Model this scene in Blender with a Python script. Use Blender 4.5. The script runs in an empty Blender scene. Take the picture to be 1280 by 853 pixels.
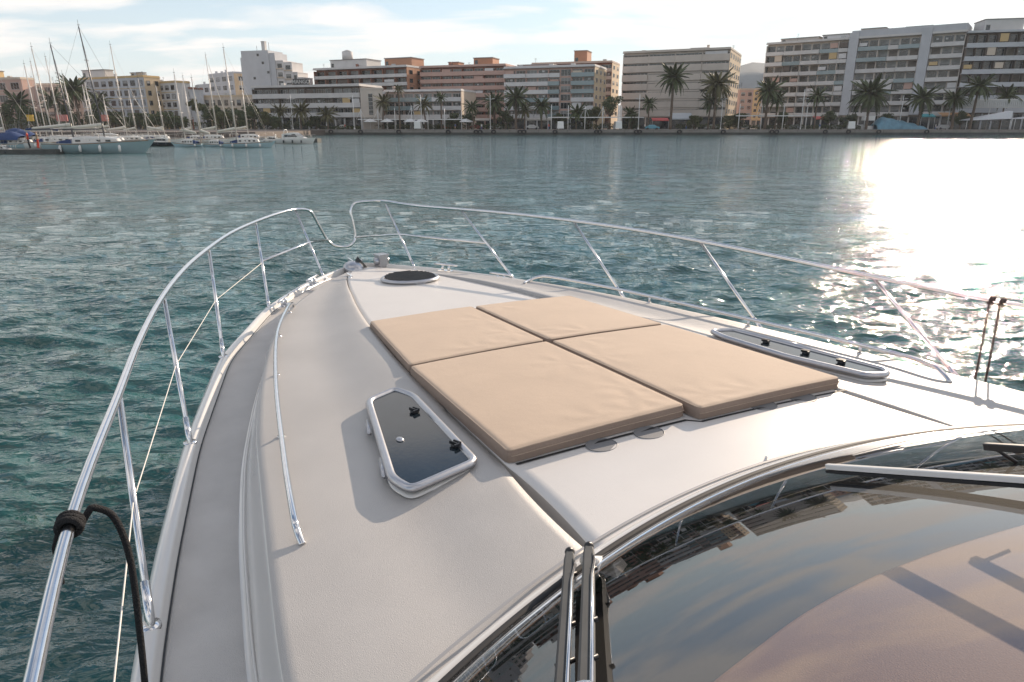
import bpy, bmesh, math, random
import numpy as np
from mathutils import Vector, Matrix, noise
random.seed(7); rng = np.random.default_rng(5)
PI = math.pi; R = math.radians
sc = bpy.context.scene
col = sc.collection

# ------------------------------------------------------------------ camera
F_PX, HOR = 853.0, 156.0
PITCH = math.atan((426.5 - HOR) / F_PX); CAM_H = 2.8
cam = bpy.data.cameras.new('camera'); co = bpy.data.objects.new('camera', cam); col.objects.link(co)
co.location = (0, 0, CAM_H); co.rotation_euler = (PI / 2 - PITCH, 0, 0)
cam.sensor_width = 36; cam.lens = 36 * F_PX / 1280; cam.clip_start = 0.05; cam.clip_end = 20000
sc.camera = co
sc.render.resolution_x, sc.render.resolution_y = 1024, 682
# ------------------------------------------------------------------ light
SUN_AZ, SUN_EL = R(34), R(19)          # azimuth from +Y towards +X
sd = Vector((math.sin(SUN_AZ) * math.cos(SUN_EL), math.cos(SUN_AZ) * math.cos(SUN_EL), math.sin(SUN_EL)))
sl = bpy.data.lights.new('sun', 'SUN'); sl.energy = 4.8; sl.angle = R(0.53); sl.color = (1, .82, .64)
so = bpy.data.objects.new('sun', sl); col.objects.link(so)
so.rotation_euler = (-sd).to_track_quat('-Z', 'Y').to_euler(); so.location = (30, 40, 30)
W = bpy.data.worlds.new('World'); sc.world = W; W.use_nodes = True
nt = W.node_tree; nt.nodes.clear()
def N(t, typ, **kw):
    n = t.nodes.new(typ)
    for k, v in kw.items():
        if k == 'inp':
            for a, b in v.items(): n.inputs[a].default_value = b
        else: setattr(n, k, v)
    return n
out = N(nt, 'ShaderNodeOutputWorld'); bg = N(nt, 'ShaderNodeBackground'); bg.inputs[1].default_value = 0.113
sky = N(nt, 'ShaderNodeTexSky', sky_type='NISHITA', sun_disc=False, sun_elevation=SUN_EL, sun_rotation=SUN_AZ)
sky.air_density = 1.0; sky.dust_density = .15; sky.ozone_density = 1.3
tc = N(nt, 'ShaderNodeTexCoord'); sep = N(nt, 'ShaderNodeSeparateXYZ')
nt.links.new(tc.outputs['Generated'], sep.inputs[0])
mz = N(nt, 'ShaderNodeMath', operation='MAXIMUM'); mz.inputs[1].default_value = 0.0
nt.links.new(sep.outputs[2], mz.inputs[0])
ad = N(nt, 'ShaderNodeMath', operation='ADD'); ad.inputs[1].default_value = 0.13
nt.links.new(mz.outputs[0], ad.inputs[0])
dv = N(nt, 'ShaderNodeVectorMath', operation='DIVIDE')
cmb = N(nt, 'ShaderNodeCombineXYZ')
for i in range(3): nt.links.new(ad.outputs[0], cmb.inputs[i])
nt.links.new(tc.outputs['Generated'], dv.inputs[0]); nt.links.new(cmb.outputs[0], dv.inputs[1])
mp = N(nt, 'ShaderNodeMapping'); mp.inputs['Scale'].default_value = (0.55, 0.9, 0.2); mp.inputs['Location'].default_value = (3.3, 1.2, 0)
mp.inputs['Rotation'].default_value = (0, 0, R(20))
nt.links.new(dv.outputs[0], mp.inputs[0])
nz = N(nt, 'ShaderNodeTexNoise'); nz.inputs['Scale'].default_value = 2.3; nz.inputs['Detail'].default_value = 7; nz.inputs['Roughness'].default_value = .48; nz.inputs['Distortion'].default_value = .35
nt.links.new(mp.outputs[0], nz.inputs[0])
cr = N(nt, 'ShaderNodeValToRGB'); cr.color_ramp.elements[0].position = .44; cr.color_ramp.elements[1].position = .585
nt.links.new(nz.outputs[0], cr.inputs[0])
mulc = N(nt, 'ShaderNodeMath', operation='MULTIPLY'); mulc.inputs[1].default_value = .88
nt.links.new(cr.outputs[0], mulc.inputs[0])
mx = N(nt, 'ShaderNodeMixRGB'); mx.inputs['Color2'].default_value = (8.0, 7.6, 7.3, 1)
# thin high veil, whiter near the horizon
veil = N(nt, 'ShaderNodeMapRange'); veil.inputs[1].default_value = 0.0; veil.inputs[2].default_value = .30; veil.inputs[3].default_value = .84; veil.inputs[4].default_value = .04
nt.links.new(mz.outputs[0], veil.inputs[0])
mv = N(nt, 'ShaderNodeMixRGB'); mv.inputs['Color2'].default_value = (5.7, 6.3, 6.8, 1)
nt.links.new(veil.outputs[0], mv.inputs[0]); nt.links.new(sky.outputs[0], mv.inputs['Color1'])
nt.links.new(mulc.outputs[0], mx.inputs[0]); nt.links.new(mv.outputs[0], mx.inputs['Color1'])
nt.links.new(mx.outputs[0], bg.inputs[0]); nt.links.new(bg.outputs[0], out.inputs[0])
sc.view_settings.view_transform = 'Standard'; sc.view_settings.look = 'None'
sc.view_settings.exposure = 0.38; sc.view_settings.gamma = 1; sc.view_settings.use_curve_mapping = False
try:
    sc.cycles.max_bounces = 10; sc.cycles.transparent_max_bounces = 16; sc.cycles.sample_clamp_indirect = 6
except Exception: pass

# ------------------------------------------------------------------ materials
def mat(name, c, rough=.5, metal=0, var=0.0, vscale=3, bump=0, bscale=40, spec=.5, coat=0, stretch=None, c2=None):
    m = bpy.data.materials.new(name); m.use_nodes = True
    t = m.node_tree; b = t.nodes['Principled BSDF']
    b.inputs['Base Color'].default_value = (*c, 1); b.inputs['Roughness'].default_value = rough
    b.inputs['Metallic'].default_value = metal; b.inputs['Specular IOR Level'].default_value = spec
    if coat: b.inputs['Coat Weight'].default_value = coat; b.inputs['Coat Roughness'].default_value = .08
    tcn = N(t, 'ShaderNodeTexCoord'); src = tcn.outputs['Object']
    if stretch:
        mpn = N(t, 'ShaderNodeMapping'); mpn.inputs['Scale'].default_value = stretch
        t.links.new(src, mpn.inputs[0]); src = mpn.outputs[0]
    if var or c2:
        n = N(t, 'ShaderNodeTexNoise'); n.inputs['Scale'].default_value = vscale; n.inputs['Detail'].default_value = 6; n.inputs['Roughness'].default_value = .6
        t.links.new(src, n.inputs[0])
        r = N(t, 'ShaderNodeValToRGB'); r.color_ramp.elements[0].position = .32; r.color_ramp.elements[1].position = .68
        a = tuple(max(0, x * (1 - var)) for x in c) if not c2 else c
        d = tuple(min(1, x * (1 + var)) for x in c) if not c2 else c2
        r.color_ramp.elements[0].color = (*a, 1); r.color_ramp.elements[1].color = (*d, 1)
        t.links.new(n.outputs[0], r.inputs[0]); t.links.new(r.outputs[0], b.inputs['Base Color'])
    if bump:
        n2 = N(t, 'ShaderNodeTexNoise'); n2.inputs['Scale'].default_value = bscale; n2.inputs['Detail'].default_value = 4
        t.links.new(src, n2.inputs[0])
        bp = N(t, 'ShaderNodeBump'); bp.inputs['Strength'].default_value = min(1, bump); bp.inputs['Distance'].default_value = .01 if bump <= 1 else .01 * bump
        t.links.new(n2.outputs[0], bp.inputs['Height']); t.links.new(bp.outputs[0], b.inputs['Normal'])
    return m
M = {}
M['deck'] = mat('deck_nonskid', (.455, .436, .418), .40, var=.075, vscale=1.6, bump=.25, bscale=420)
M['panel'] = mat('deck_panel', (.68, .65, .62), .34, var=.03, vscale=2.5, bump=.12, bscale=420)
M['side'] = mat('side_deck_nonskid', (.50, .485, .47), .6, var=.07, vscale=5, bump=.35, bscale=380)
M['gel'] = mat('gelcoat', (.66, .64, .61), .16, coat=.6, var=.02, vscale=3)
M['hullw'] = mat('hull_gelcoat', (.55, .55, .53), .14, coat=.6, var=.03, vscale=1.5)
M['chrome'] = mat('stainless', (.72, .72, .73), .13, metal=1, var=.05, vscale=30)
M['alu'] = mat('aluminium', (.50, .50, .52), .32, metal=.9, var=.05, vscale=20, bump=.05, bscale=200)
M['smoke'] = mat('smoked_acrylic', (.012, .018, .024), .08, spec=.6, var=.2, vscale=14, bump=.02, bscale=60)
M['blackp'] = mat('black_plastic', (.018, .018, .02), .38, var=.2, vscale=30)
M['greyp'] = mat('grey_painted_metal', (.05, .055, .06), .6, var=.1, vscale=20, spec=.2)
M['rubber'] = mat('rubber', (.02, .02, .022), .7, var=.2, vscale=20)
M['whitep'] = mat('white_paint', (.72, .71, .69), .28, var=.03, vscale=8)
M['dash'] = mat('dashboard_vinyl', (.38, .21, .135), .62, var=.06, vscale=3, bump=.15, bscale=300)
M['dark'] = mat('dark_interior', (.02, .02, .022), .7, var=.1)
M['rope'] = mat('rope', (.012, .012, .014), .85, bump=1, bscale=300, var=.3, vscale=80)
M['ropeb'] = mat('brown_rope', (.05, .036, .034), .8, bump=1, bscale=300, var=.3, vscale=80)
M['wire'] = mat('lifeline_wire', (.78, .74, .68), .4, var=.05, vscale=30)
# cushion canvas with fine weave
def cushion_mat():
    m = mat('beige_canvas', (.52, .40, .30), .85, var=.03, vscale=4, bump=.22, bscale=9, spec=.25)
    t = m.node_tree; b = t.nodes['Principled BSDF']
    b.inputs['Sheen Weight'].default_value = .15
    old = [n for n in t.nodes if n.type == 'BUMP'][0]
    n = N(t, 'ShaderNodeTexNoise'); n.inputs['Scale'].default_value = 700; n.inputs['Detail'].default_value = 2
    tcn = [x for x in t.nodes if x.type == 'TEX_COORD'][0]; t.links.new(tcn.outputs['Object'], n.inputs[0])
    b2 = N(t, 'ShaderNodeBump'); b2.inputs['Strength'].default_value = .35; b2.inputs['Distance'].default_value = .001
    t.links.new(n.outputs[0], b2.inputs['Height']); t.links.new(old.outputs[0], b2.inputs['Normal']); t.links.new(b2.outputs[0], b.inputs['Normal'])
    return m
M['cushion'] = cushion_mat()
M['cushion_side'] = mat('canvas_side_shade', (.27, .205, .165), .85, var=.06, vscale=6, bump=.2, bscale=60)  # cushion sides darker than the top: shade painted into the canvas colour
M['piping'] = mat('beige_piping', (.40, .31, .24), .8, var=.05, vscale=30)
def glass_mat():
    m = bpy.data.materials.new('tinted_glass'); m.use_nodes = True; t = m.node_tree; t.nodes.clear()
    o = N(t, 'ShaderNodeOutputMaterial'); mix = N(t, 'ShaderNodeMixShader')
    tr = N(t, 'ShaderNodeBsdfTransparent'); tr.inputs[0].default_value = (.62, .615, .60, 1)
    gl = N(t, 'ShaderNodeBsdfGlossy'); gl.inputs['Roughness'].default_value = .004; gl.inputs[0].default_value = (.95, .97, 1, 1)
    # thin pane: Schlick reflectance from the angle of incidence, the same from both faces
    ge = N(t, 'ShaderNodeNewGeometry'); dt = N(t, 'ShaderNodeVectorMath', operation='DOT_PRODUCT'); t.links.new(ge.outputs['Incoming'], dt.inputs[0]); t.links.new(ge.outputs['Normal'], dt.inputs[1])
    ab = N(t, 'ShaderNodeMath', operation='ABSOLUTE'); t.links.new(dt.outputs['Value'], ab.inputs[0])
    om = N(t, 'ShaderNodeMath', operation='SUBTRACT'); om.inputs[0].default_value = 1; t.links.new(ab.outputs[0], om.inputs[1])
    pw = N(t, 'ShaderNodeMath', operation='POWER'); pw.inputs[1].default_value = 4.8; t.links.new(om.outputs[0], pw.inputs[0])
    ma = N(t, 'ShaderNodeMath', operation='MULTIPLY_ADD'); ma.inputs[1].default_value = .85; ma.inputs[2].default_value = .12; t.links.new(pw.outputs[0], ma.inputs[0])
    t.links.new(ma.outputs[0], mix.inputs[0]); t.links.new(tr.outputs[0], mix.inputs[1]); t.links.new(gl.outputs[0], mix.inputs[2])
    t.links.new(mix.outputs[0], o.inputs[0]); return m
M['glass'] = glass_mat()

# ------------------------------------------------------------------ mesh helper
class MB:
    def __init__(s): s.v = []; s.f = []; s.m = []; s.s = []
    def add(s, vs, fs, mi=0, sm=False):
        o = len(s.v); s.v += [tuple(x) for x in vs]
        for f in fs: s.f.append([o + i for i in f]); s.m.append(mi); s.s.append(sm)
    def box(s, c, d, rz=0, mi=0, taper=1.0):
        x, y, z = d[0] / 2, d[1] / 2, d[2] / 2; k = taper
        p = [(-x, -y, -z), (x, -y, -z), (x, y, -z), (-x, y, -z), (-x * k, -y * k, z), (x * k, -y * k, z), (x * k, y * k, z), (-x * k, y * k, z)]
        ca, sa = math.cos(rz), math.sin(rz)
        s.add([(c[0] + a * ca - b * sa, c[1] + a * sa + b * ca, c[2] + e) for a, b, e in p],
              [(0, 3, 2, 1), (4, 5, 6, 7), (0, 1, 5, 4), (1, 2, 6, 5), (2, 3, 7, 6), (3, 0, 4, 7)], mi)
    def bx(s, x0, x1, y0, y1, z0, z1, mi=0):
        s.box(((x0 + x1) / 2, (y0 + y1) / 2, (z0 + z1) / 2), (x1 - x0, y1 - y0, z1 - z0), 0, mi)
    def tube(s, pts, r, n=10, mi=0, caps=True, closed=False, flat=None):
        P = [Vector(p) for p in pts]; m = len(P); rs = r if isinstance(r, (list, tuple)) else [r] * m
        up = Vector((0, 0, 1)); vs = []; prev = None
        for i in range(m):
            a = P[(i - 1) % m] if (i or closed) else P[i]; b = P[(i + 1) % m] if (i < m - 1 or closed) else P[i]
            t = (b - a).normalized()
            if prev is None:
                ref = up if abs(t.z) < .95 else Vector((1, 0, 0)); x = t.cross(ref).normalized()
            else: x = (prev - t * prev.dot(t)).normalized()
            prev = x; y = t.cross(x)
            for k in range(n):
                an = 2 * PI * k / n
                fy = flat if flat else 1
                vs.append(P[i] + (x * math.cos(an) + y * math.sin(an) * fy) * rs[i])
        fs = []
        for i in range(m if closed else m - 1):
            j = (i + 1) % m
            for k in range(n):
                k2 = (k + 1) % n; fs.append((i * n + k, i * n + k2, j * n + k2, j * n + k))
        if caps and not closed: fs.append(tuple(range(n - 1, -1, -1))); fs.append(tuple((m - 1) * n + k for k in range(n)))
        s.add(vs, fs, mi, True)
    def loft(s, rings, mi=0, sm=True, closed=True, caps=False):
        n = len(rings[0]); vs = [p for r in rings for p in r]; fs = []
        for i in range(len(rings) - 1):
            for k in range(n if closed else n - 1):
                k2 = (k + 1) % n; fs.append((i * n + k, i * n + k2, (i + 1) * n + k2, (i + 1) * n + k))
        if caps: fs.append(tuple(range(n - 1, -1, -1))); fs.append(tuple((len(rings) - 1) * n + k for k in range(n)))
        s.add(vs, fs, mi, sm)
    def ball(s, c, r, mi=0, n=8, m=6):
        r = r if isinstance(r, tuple) else (r, r, r); rings = []
        for i in range(m + 1):
            a = PI * i / m; q = max(math.sin(a), .001)
            rings.append([(c[0] + r[0] * q * math.cos(2 * PI * k / n), c[1] + r[1] * q * math.sin(2 * PI * k / n), c[2] - r[2] * math.cos(a)) for k in range(n)])
        s.loft(rings, mi)
    def mesh(s, name, mats):
        me = bpy.data.meshes.new(name); me.from_pydata([tuple(v) for v in s.v], [], s.f)
        for m in (mats if isinstance(mats, (list, tuple)) else [mats]): me.materials.append(m)
        me.polygons.foreach_set('material_index', s.m); me.polygons.foreach_set('use_smooth', s.s); me.update(); return me
    def build(s, name, mats, parent=None, loc=None, rz=0):
        return link(name, s.mesh(name, mats), parent, loc, rz)
def link(name, me, parent=None, loc=None, rz=0):
    o = bpy.data.objects.new(name, me); col.objects.link(o)
    if parent: o.parent = parent
    if loc is not None: o.location = loc
    if rz: o.rotation_euler = (0, 0, rz)
    return o
def tag(o, label=None, cat=None, group=None, kind=None):
    if label: o['label'] = label
    if cat: o['category'] = cat
    if group: o['group'] = group
    if kind: o['kind'] = kind
    return o
def empty(name, loc=(0, 0, 0), rz=0, label=None, cat=None, group=None):
    o = bpy.data.objects.new(name, None); col.objects.link(o); o.location = loc; o.rotation_euler = (0, 0, rz); o.empty_display_size = .2
    return tag(o, label, cat, group)
KIDS = {}
def kids(o): return [c for c in col.objects if c.parent == o]
def copy_tree(o, parent=None, label=None, group=None):
    ch = list(o.children)
    c = o.copy(); col.objects.link(c); c.parent = parent
    if label: c['label'] = label
    if group: c['group'] = group
    for k in ch: copy_tree(k, c)
    return c
def ip(x, tab):
    xs = [a for a, b in tab]; ys = [b for a, b in tab]; return float(np.interp(x, xs, ys))
class Sm:                                    # smooth 1-D curve through points
    def __init__(s, tab):
        tab = sorted(tab); xs = np.array([a for a, b in tab], float); ys = np.array([b for a, b in tab], float)
        g = np.linspace(xs[0], xs[-1], 600); y = np.interp(g, xs, ys)
        k = 21; pad = np.concatenate([2 * y[0] - y[k:0:-1], y, 2 * y[-1] - y[-2:-k - 2:-1]])
        w = np.hanning(2 * k + 1); w /= w.sum(); s.g = g; s.y = np.convolve(pad, w, 'valid')
    def __call__(s, x): return np.interp(x, s.g, s.y)

# ================================================================== WATER
def build_water():
    W_ = []
    for i in range(72):
        lam = .17 * (3.6 / .17) ** ((i + rng.random()) / 72); th = R(-90 + 8) + rng.normal(0, .5)
        k = 2 * PI / lam; W_.append((k * math.cos(th), k * math.sin(th), rng.random() * 2 * PI, lam, .034 * lam / (2 * PI) * (1.45 if lam < .8 else .75 if lam < 1.6 else .42)))
    def H(X, Y, cell):
        z = np.zeros_like(X)
        for kx, ky, ph, lam, a in W_:
            fade = np.clip(lam / (2.6 * cell) - .6, 0, 1)
            c = np.sin(kx * X + ky * Y + ph); z += a * fade * (c + .22 * np.cos(2 * (kx * X + ky * Y + ph)))
        z *= .80 + .35 * np.sin(X * .11 + Y * .05 + 1) * np.sin(Y * .13 - X * .04)
        return z
    # radial rows, roughly even in the view; a full disc so that it holds from any side
    rr = [0.15]
    while rr[-1] < 230: rr.append(rr[-1] + max(.05, rr[-1] ** 2 / 2000 if rr[-1] > 8 else .05))
    while rr[-1] < 2500: rr.append(rr[-1] * 1.25)
    rr = np.array(rr); dens = np.linspace(R(47), R(133), 1000); rest = np.linspace(R(133), R(407), 130)[1:-1]
    th = np.concatenate([dens, rest]); A, B = len(rr), len(th)
    TH, RR = np.meshgrid(th, rr); X = RR * np.cos(TH); Y = RR * np.sin(TH)
    cell = np.maximum(np.gradient(rr)[:, None] * np.ones_like(TH) * 1.15, RR * np.where((TH >= dens[0]) & (TH <= dens[-1]), dens[1] - dens[0], rest[1] - rest[0]))
    Z = H(X, Y, cell) * (RR < 400)
    V = np.stack([X, Y, Z], -1).reshape(-1, 3)
    i = np.arange(A - 1)[:, None]; j = np.arange(B)[None, :]; j2 = (j + 1) % B
    Fc = np.stack([i * B + j, (i + 1) * B + j, (i + 1) * B + j2, i * B + j2], -1).reshape(-1, 4)
    me = bpy.data.meshes.new('water'); me.vertices.add(len(V)); me.vertices.foreach_set('co', V.astype(np.float32).ravel())
    me.loops.add(Fc.size); me.loops.foreach_set('vertex_index', Fc.ravel().astype(np.int32))
    me.polygons.add(len(Fc)); me.polygons.foreach_set('loop_start', np.arange(0, Fc.size, 4, dtype=np.int32))
    me.polygons.foreach_set('use_smooth', np.ones(len(Fc), bool)); me.update(); me.validate()
    m = bpy.data.materials.new('harbour_water'); m.use_nodes = True; t = m.node_tree; b = t.nodes['Principled BSDF']
    b.inputs['Roughness'].default_value = .07; b.inputs['IOR'].default_value = 1.38; b.inputs['Specular IOR Level'].default_value = 1.0
    g = N(t, 'ShaderNodeNewGeometry')
    n0 = N(t, 'ShaderNodeTexNoise'); n0.inputs['Scale'].default_value = .35; n0.inputs['Detail'].default_value = 5
    t.links.new(g.outputs['Position'], n0.inputs[0])
    r = N(t, 'ShaderNodeValToRGB'); r.color_ramp.elements[0].position = .35; r.color_ramp.elements[1].position = .68
    r.color_ramp.elements[0].color = (.011, .060, .050, 1); r.color_ramp.elements[1].color = (.034, .128, .126, 1)
    t.links.new(n0.outputs[0], r.inputs[0]); t.links.new(r.outputs[0], b.inputs['Base Color'])
    mp = N(t, 'ShaderNodeMapping'); mp.inputs['Scale'].default_value = (.55, 1.25, 1); mp.inputs['Rotation'].default_value = (0, 0, R(8))
    t.links.new(g.outputs['Position'], mp.inputs[0])
    prev = None
    for s_, d_, st in ((.9, .16, .6), (2.8, .13, .8), (10, .035, .9)):
        n = N(t, 'ShaderNodeTexNoise'); n.inputs['Scale'].default_value = s_; n.inputs['Detail'].default_value = 3; n.inputs['Distortion'].default_value = .6
        t.links.new(mp.outputs[0], n.inputs[0]); bp = N(t, 'ShaderNodeBump'); bp.inputs['Strength'].default_value = st; bp.inputs['Distance'].default_value = d_
        t.links.new(n.outputs[0], bp.inputs['Height'])
        if prev: t.links.new(prev.outputs[0], bp.inputs['Normal'])
        prev = bp
    nv = N(t, 'ShaderNodeTexNoise'); nv.inputs['Scale'].default_value = .75; nv.inputs['Detail'].default_value = 6; nv.inputs['Roughness'].default_value = .74
    mp2 = N(t, 'ShaderNodeMapping'); mp2.inputs['Scale'].default_value = (.5, .9, 1); t.links.new(g.outputs['Position'], mp2.inputs[0]); t.links.new(mp2.outputs[0], nv.inputs[0])
    sb = N(t, 'ShaderNodeVectorMath', operation='SUBTRACT'); sb.inputs[1].default_value = (.5, .5, .5); t.links.new(nv.outputs['Color'], sb.inputs[0])
    lw = N(t, 'ShaderNodeVectorMath', operation='MULTIPLY'); lw.inputs[1].default_value = (.30, 1.0, 0); t.links.new(sb.outputs[0], lw.inputs[0])
    l2 = N(t, 'ShaderNodeVectorMath', operation='LENGTH'); t.links.new(g.outputs['Position'], l2.inputs[0])
    # wind patches: rougher and calmer lanes
    wp = N(t, 'ShaderNodeTexNoise'); wp.inputs['Scale'].default_value = .045; wp.inputs['Detail'].default_value = 3; t.links.new(mp.outputs[0], wp.inputs[0])
    wr = N(t, 'ShaderNodeMapRange'); wr.inputs[1].default_value = .35; wr.inputs[2].default_value = .65; wr.inputs[3].default_value = .6; wr.inputs[4].default_value = 1.25; t.links.new(wp.outputs[0], wr.inputs[0])
    kk = N(t, 'ShaderNodeMapRange'); kk.inputs[1].default_value = 7; kk.inputs[2].default_value = 60; kk.inputs[3].default_value = .20; kk.inputs[4].default_value = .70; t.links.new(l2.outputs['Value'], kk.inputs[0])
    km = N(t, 'ShaderNodeMath', operation='MULTIPLY'); t.links.new(kk.outputs[0], km.inputs[0]); t.links.new(wr.outputs[0], km.inputs[1])
    sc_ = N(t, 'ShaderNodeVectorMath', operation='SCALE'); t.links.new(lw.outputs[0], sc_.inputs[0]); t.links.new(km.outputs[0], sc_.inputs['Scale'])
    av = N(t, 'ShaderNodeVectorMath', operation='ADD'); t.links.new(prev.outputs[0], av.inputs[0]); t.links.new(sc_.outputs[0], av.inputs[1])
    nn_ = N(t, 'ShaderNodeVectorMath', operation='NORMALIZE'); t.links.new(av.outputs[0], nn_.inputs[0])
    t.links.new(nn_.outputs[0], b.inputs['Normal'])
    ln_ = N(t, 'ShaderNodeVectorMath', operation='LENGTH'); t.links.new(g.outputs['Position'], ln_.inputs[0])
    mr = N(t, 'ShaderNodeMapRange'); mr.inputs[1].default_value = 8; mr.inputs[2].default_value = 110; mr.inputs[3].default_value = .035; mr.inputs[4].default_value = .045
    t.links.new(ln_.outputs['Value'], mr.inputs[0]); t.links.new(mr.outputs[0], b.inputs['Roughness'])
    me.materials.append(m); o = link('water', me); tag(o, kind='structure')
build_water()

# ================================================================== YACHT
AZ = R(-28); CL = 1.84
YROT = PI / 2 - AZ
yl = (CL * math.cos(AZ), -CL * math.sin(AZ), 0)
yacht = empty('motor_yacht', yl, YROT, 'white motor yacht whose foredeck with steel bow rail fills the foreground', 'yacht')
fwd = Vector((math.sin(AZ), math.cos(AZ), 0)); prt = Vector((-math.cos(AZ), math.sin(AZ), 0))
def wl(u, h, z): return Vector(yl) + fwd * u + prt * h + Vector((0, 0, z))      # deck to world
def px_ray(px, py):
    x = (px - 640) / F_PX; y = (426.5 - py) / F_PX; c, s_ = math.cos(PITCH), math.sin(PITCH); return Vector((x, c + y * s_, -s_ + y * c))
def at(px, py, z):                           # deck coordinates of the point seen at a pixel at height z
    d = px_ray(px, py); t = (z - CAM_H) / d.z; p = Vector((0, 0, CAM_H)) + d * t - Vector(yl); return (p.dot(fwd), p.dot(prt), z)
GUN = Sm([(-4, 2.12), (0, 2.12), (1.0, 2.09), (1.72, 2.04), (2.27, 1.97), (3.16, 1.83), (4.38, 1.56), (5.47, 1.12), (6.1, .72), (6.4, .45), (6.62, .22), (6.75, .04)])
EDG = Sm([(-4, 1.80), (1.34, 1.72), (1.92, 1.66), (2.75, 1.57), (3.3, 1.48), (4, 1.33), (4.7, 1.13), (5.2, .93), (5.7, .66), (6.2, .36), (6.5, .18), (6.75, .03)])
FOOT = Sm([(-4, 1.9), (1.6, 1.79), (2.27, 1.73), (2.9, 1.64), (3.63, 1.48), (4.6, 1.225), (5.2, 1.0), (5.7, .72), (6.2, .42), (6.5, .22), (6.75, .035)])
PAN = Sm([(-4, .92), (1.3, .865), (1.94, .825), (2.57, .80), (3.3, .77), (4.25, .665), (4.7, .595), (5.5, .44), (6.2, .275), (6.5, .12), (6.75, .02)])
def zc(u): return 1.65 - .033 * (u - 2) - (.0093 * (u - 4) ** 2 if u > 4 else 0)
def zd(u, h): return zc(u) - .024 * h * h
def uw(h):
    a = abs(h); u = 1.404 - .158 * h * h + .012 * h
    if a > 1.47: u -= ((a - 1.47) / .10) ** 2 * 1.2
    return u
def zgun(u): return 1.42 + .004 * max(0, u - 4) ** 2
def build_deck():
    us = np.arange(-3.0, 6.74, .02)
    mb = MB(); cols_ = []
    for u in us:
        e = float(EDG(u)); f = float(FOOT(u)); p = min(float(PAN(u)), e * .9); g = float(GUN(u))
        bmp = max(0, math.sin(PI * min(1, max(0, (u - 1.33) / .60)))) ** .8 if 1.33 < u < 1.93 else 0
        gw = .012 + .028 * bmp; gd = .014 + .022 * bmp
        if u > 6.0: gw *= max(.05, (6.7 - u) / .7); gd *= max(.1, (6.7 - u) / .7)
        pr = []
        p -= .014 * bmp
        for k in range(17): a = p * k / 16; pr.append((a, zd(u, a) + .006, 0))
        pr += [(p + .002, zd(u, p) - .001, 0), (p + .004, zd(u, p) - gd, 3), (p + gw * .6, zd(u, p) - gd, 3), (p + gw * .96, zd(u, p) - .004, 3), (p + gw, zd(u, p) + .8 * max(0, min(.032, .008 + .024 * (u - 2.55) / .7)) * min(1, max(0, (6.3 - u) / 1.2)) * (u > 2.55), 1)]
        st = p + gw; q_ = min(1, max(0, (u - 2.55) / .7)); lf = (.008 + .024 * q_ * q_ * (3 - 2 * q_)) * min(1, max(0, (6.3 - u) / 1.2)) * min(1, max(0, (u - 1.3) / .5))
        for k in range(1, 25):
            a = st + (e - st) * k / 24
            vly = -.010 * math.exp(-((a - p - .24 * e) / .14) ** 2) * min(1, max(0, (6.2 - u)))
            pr.append((a, zd(u, a) + vly + lf * math.exp(-((a - st) / (.26 * max(.2, e - st) / .8)) ** 2), 1))
        zt = pr[-1][1]; zs = 1.385 + .004 * max(0, u - 4) ** 2; hgt = zt - zs
        zs = min(zs, zt - .01)
        for k in range(1, 13):
            q = k / 12; a = e + (f - e) * (q ** 1.6 * .75 + .25 * q); z = zt - (zt - zs) * (.5 - .5 * math.cos(PI * q)) ** .85
            pr.append((a, z, 2))
        cols_.append(pr)
    n = len(cols_[0])
    for side in (1, -1):
        V = []; 
        for u, pr in zip(us, cols_):
            for a, z, m_ in pr: V.append((u, side * a, z))
        Fs = {0: [], 1: [], 2: [], 3: []}
        for i in range(len(us) - 1):
            for k in range(n - 1):
                hm = side * (cols_[i][k][0] + cols_[i][k + 1][0]) / 2
                if us[i] + .01 < uw(hm): continue
                q = (i * n + k, (i + 1) * n + k, (i + 1) * n + k + 1, i * n + k + 1)
                if side == 1: q = q[::-1]
                Fs[cols_[i][k + 1][2]].append(q)
        o = len(mb.v); mb.v += V
        for mi, fl in Fs.items():
            for f in fl: mb.f.append([o + x for x in f]); mb.m.append(mi); mb.s.append(True)
    mb.build('foredeck', [M['panel'], M['deck'], M['gel'], M['blackp'] if False else mat('deck_groove', (.36, .33, .30), .35)], yacht)
build_deck()
def strip(name, fn, us, mats, parent=yacht, mi=0, both=True):
    """fn(u)->list of (half, z); one object per side"""
    for side in ((1, -1) if both else (1,)):
        mb = MB(); rings = [[(u, side * a, z) for a, z in fn(u)] for u in us]
        if side == -1: rings = [r[::-1] for r in rings]
        mb.loft([r for r in rings], mi, True, closed=False)
        mb.build(name, mats, parent)
us = list(np.arange(-3.0, 6.76, .05))
def sdz(u): return 1.385 + .004 * max(0, u - 4) ** 2
strip('side_deck', lambda u: [(max(float(GUN(u)) - .060, float(FOOT(u)) * .99), sdz(u) + .001), (float(FOOT(u)) * .5 + .5 * max(float(GUN(u)) - .060, float(FOOT(u)) * .99), sdz(u) + .004), (float(FOOT(u)) - .012, sdz(u) + .002)], us, [M['side']])
def toe(u):
    g = float(GUN(u)); k = min(1, g / .5); t = .052 * k; z0 = sdz(u); zt = z0 + .045
    pts = [(g + .018 * k, z0 - .10), (g + .022 * k, z0 - .02), (g + .012 * k, zt - .012), (g - .004, zt), (g - .3 * t, zt + .004), (g - .7 * t, zt), (g - .86 * t, zt - .010), (g - t, z0 + .004), (g - t - .012 * k, z0 - .004)]
    return [(max(a, .002), z) for a, z in pts]
strip('toe_rail', toe, us, [M['gel']])
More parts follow.
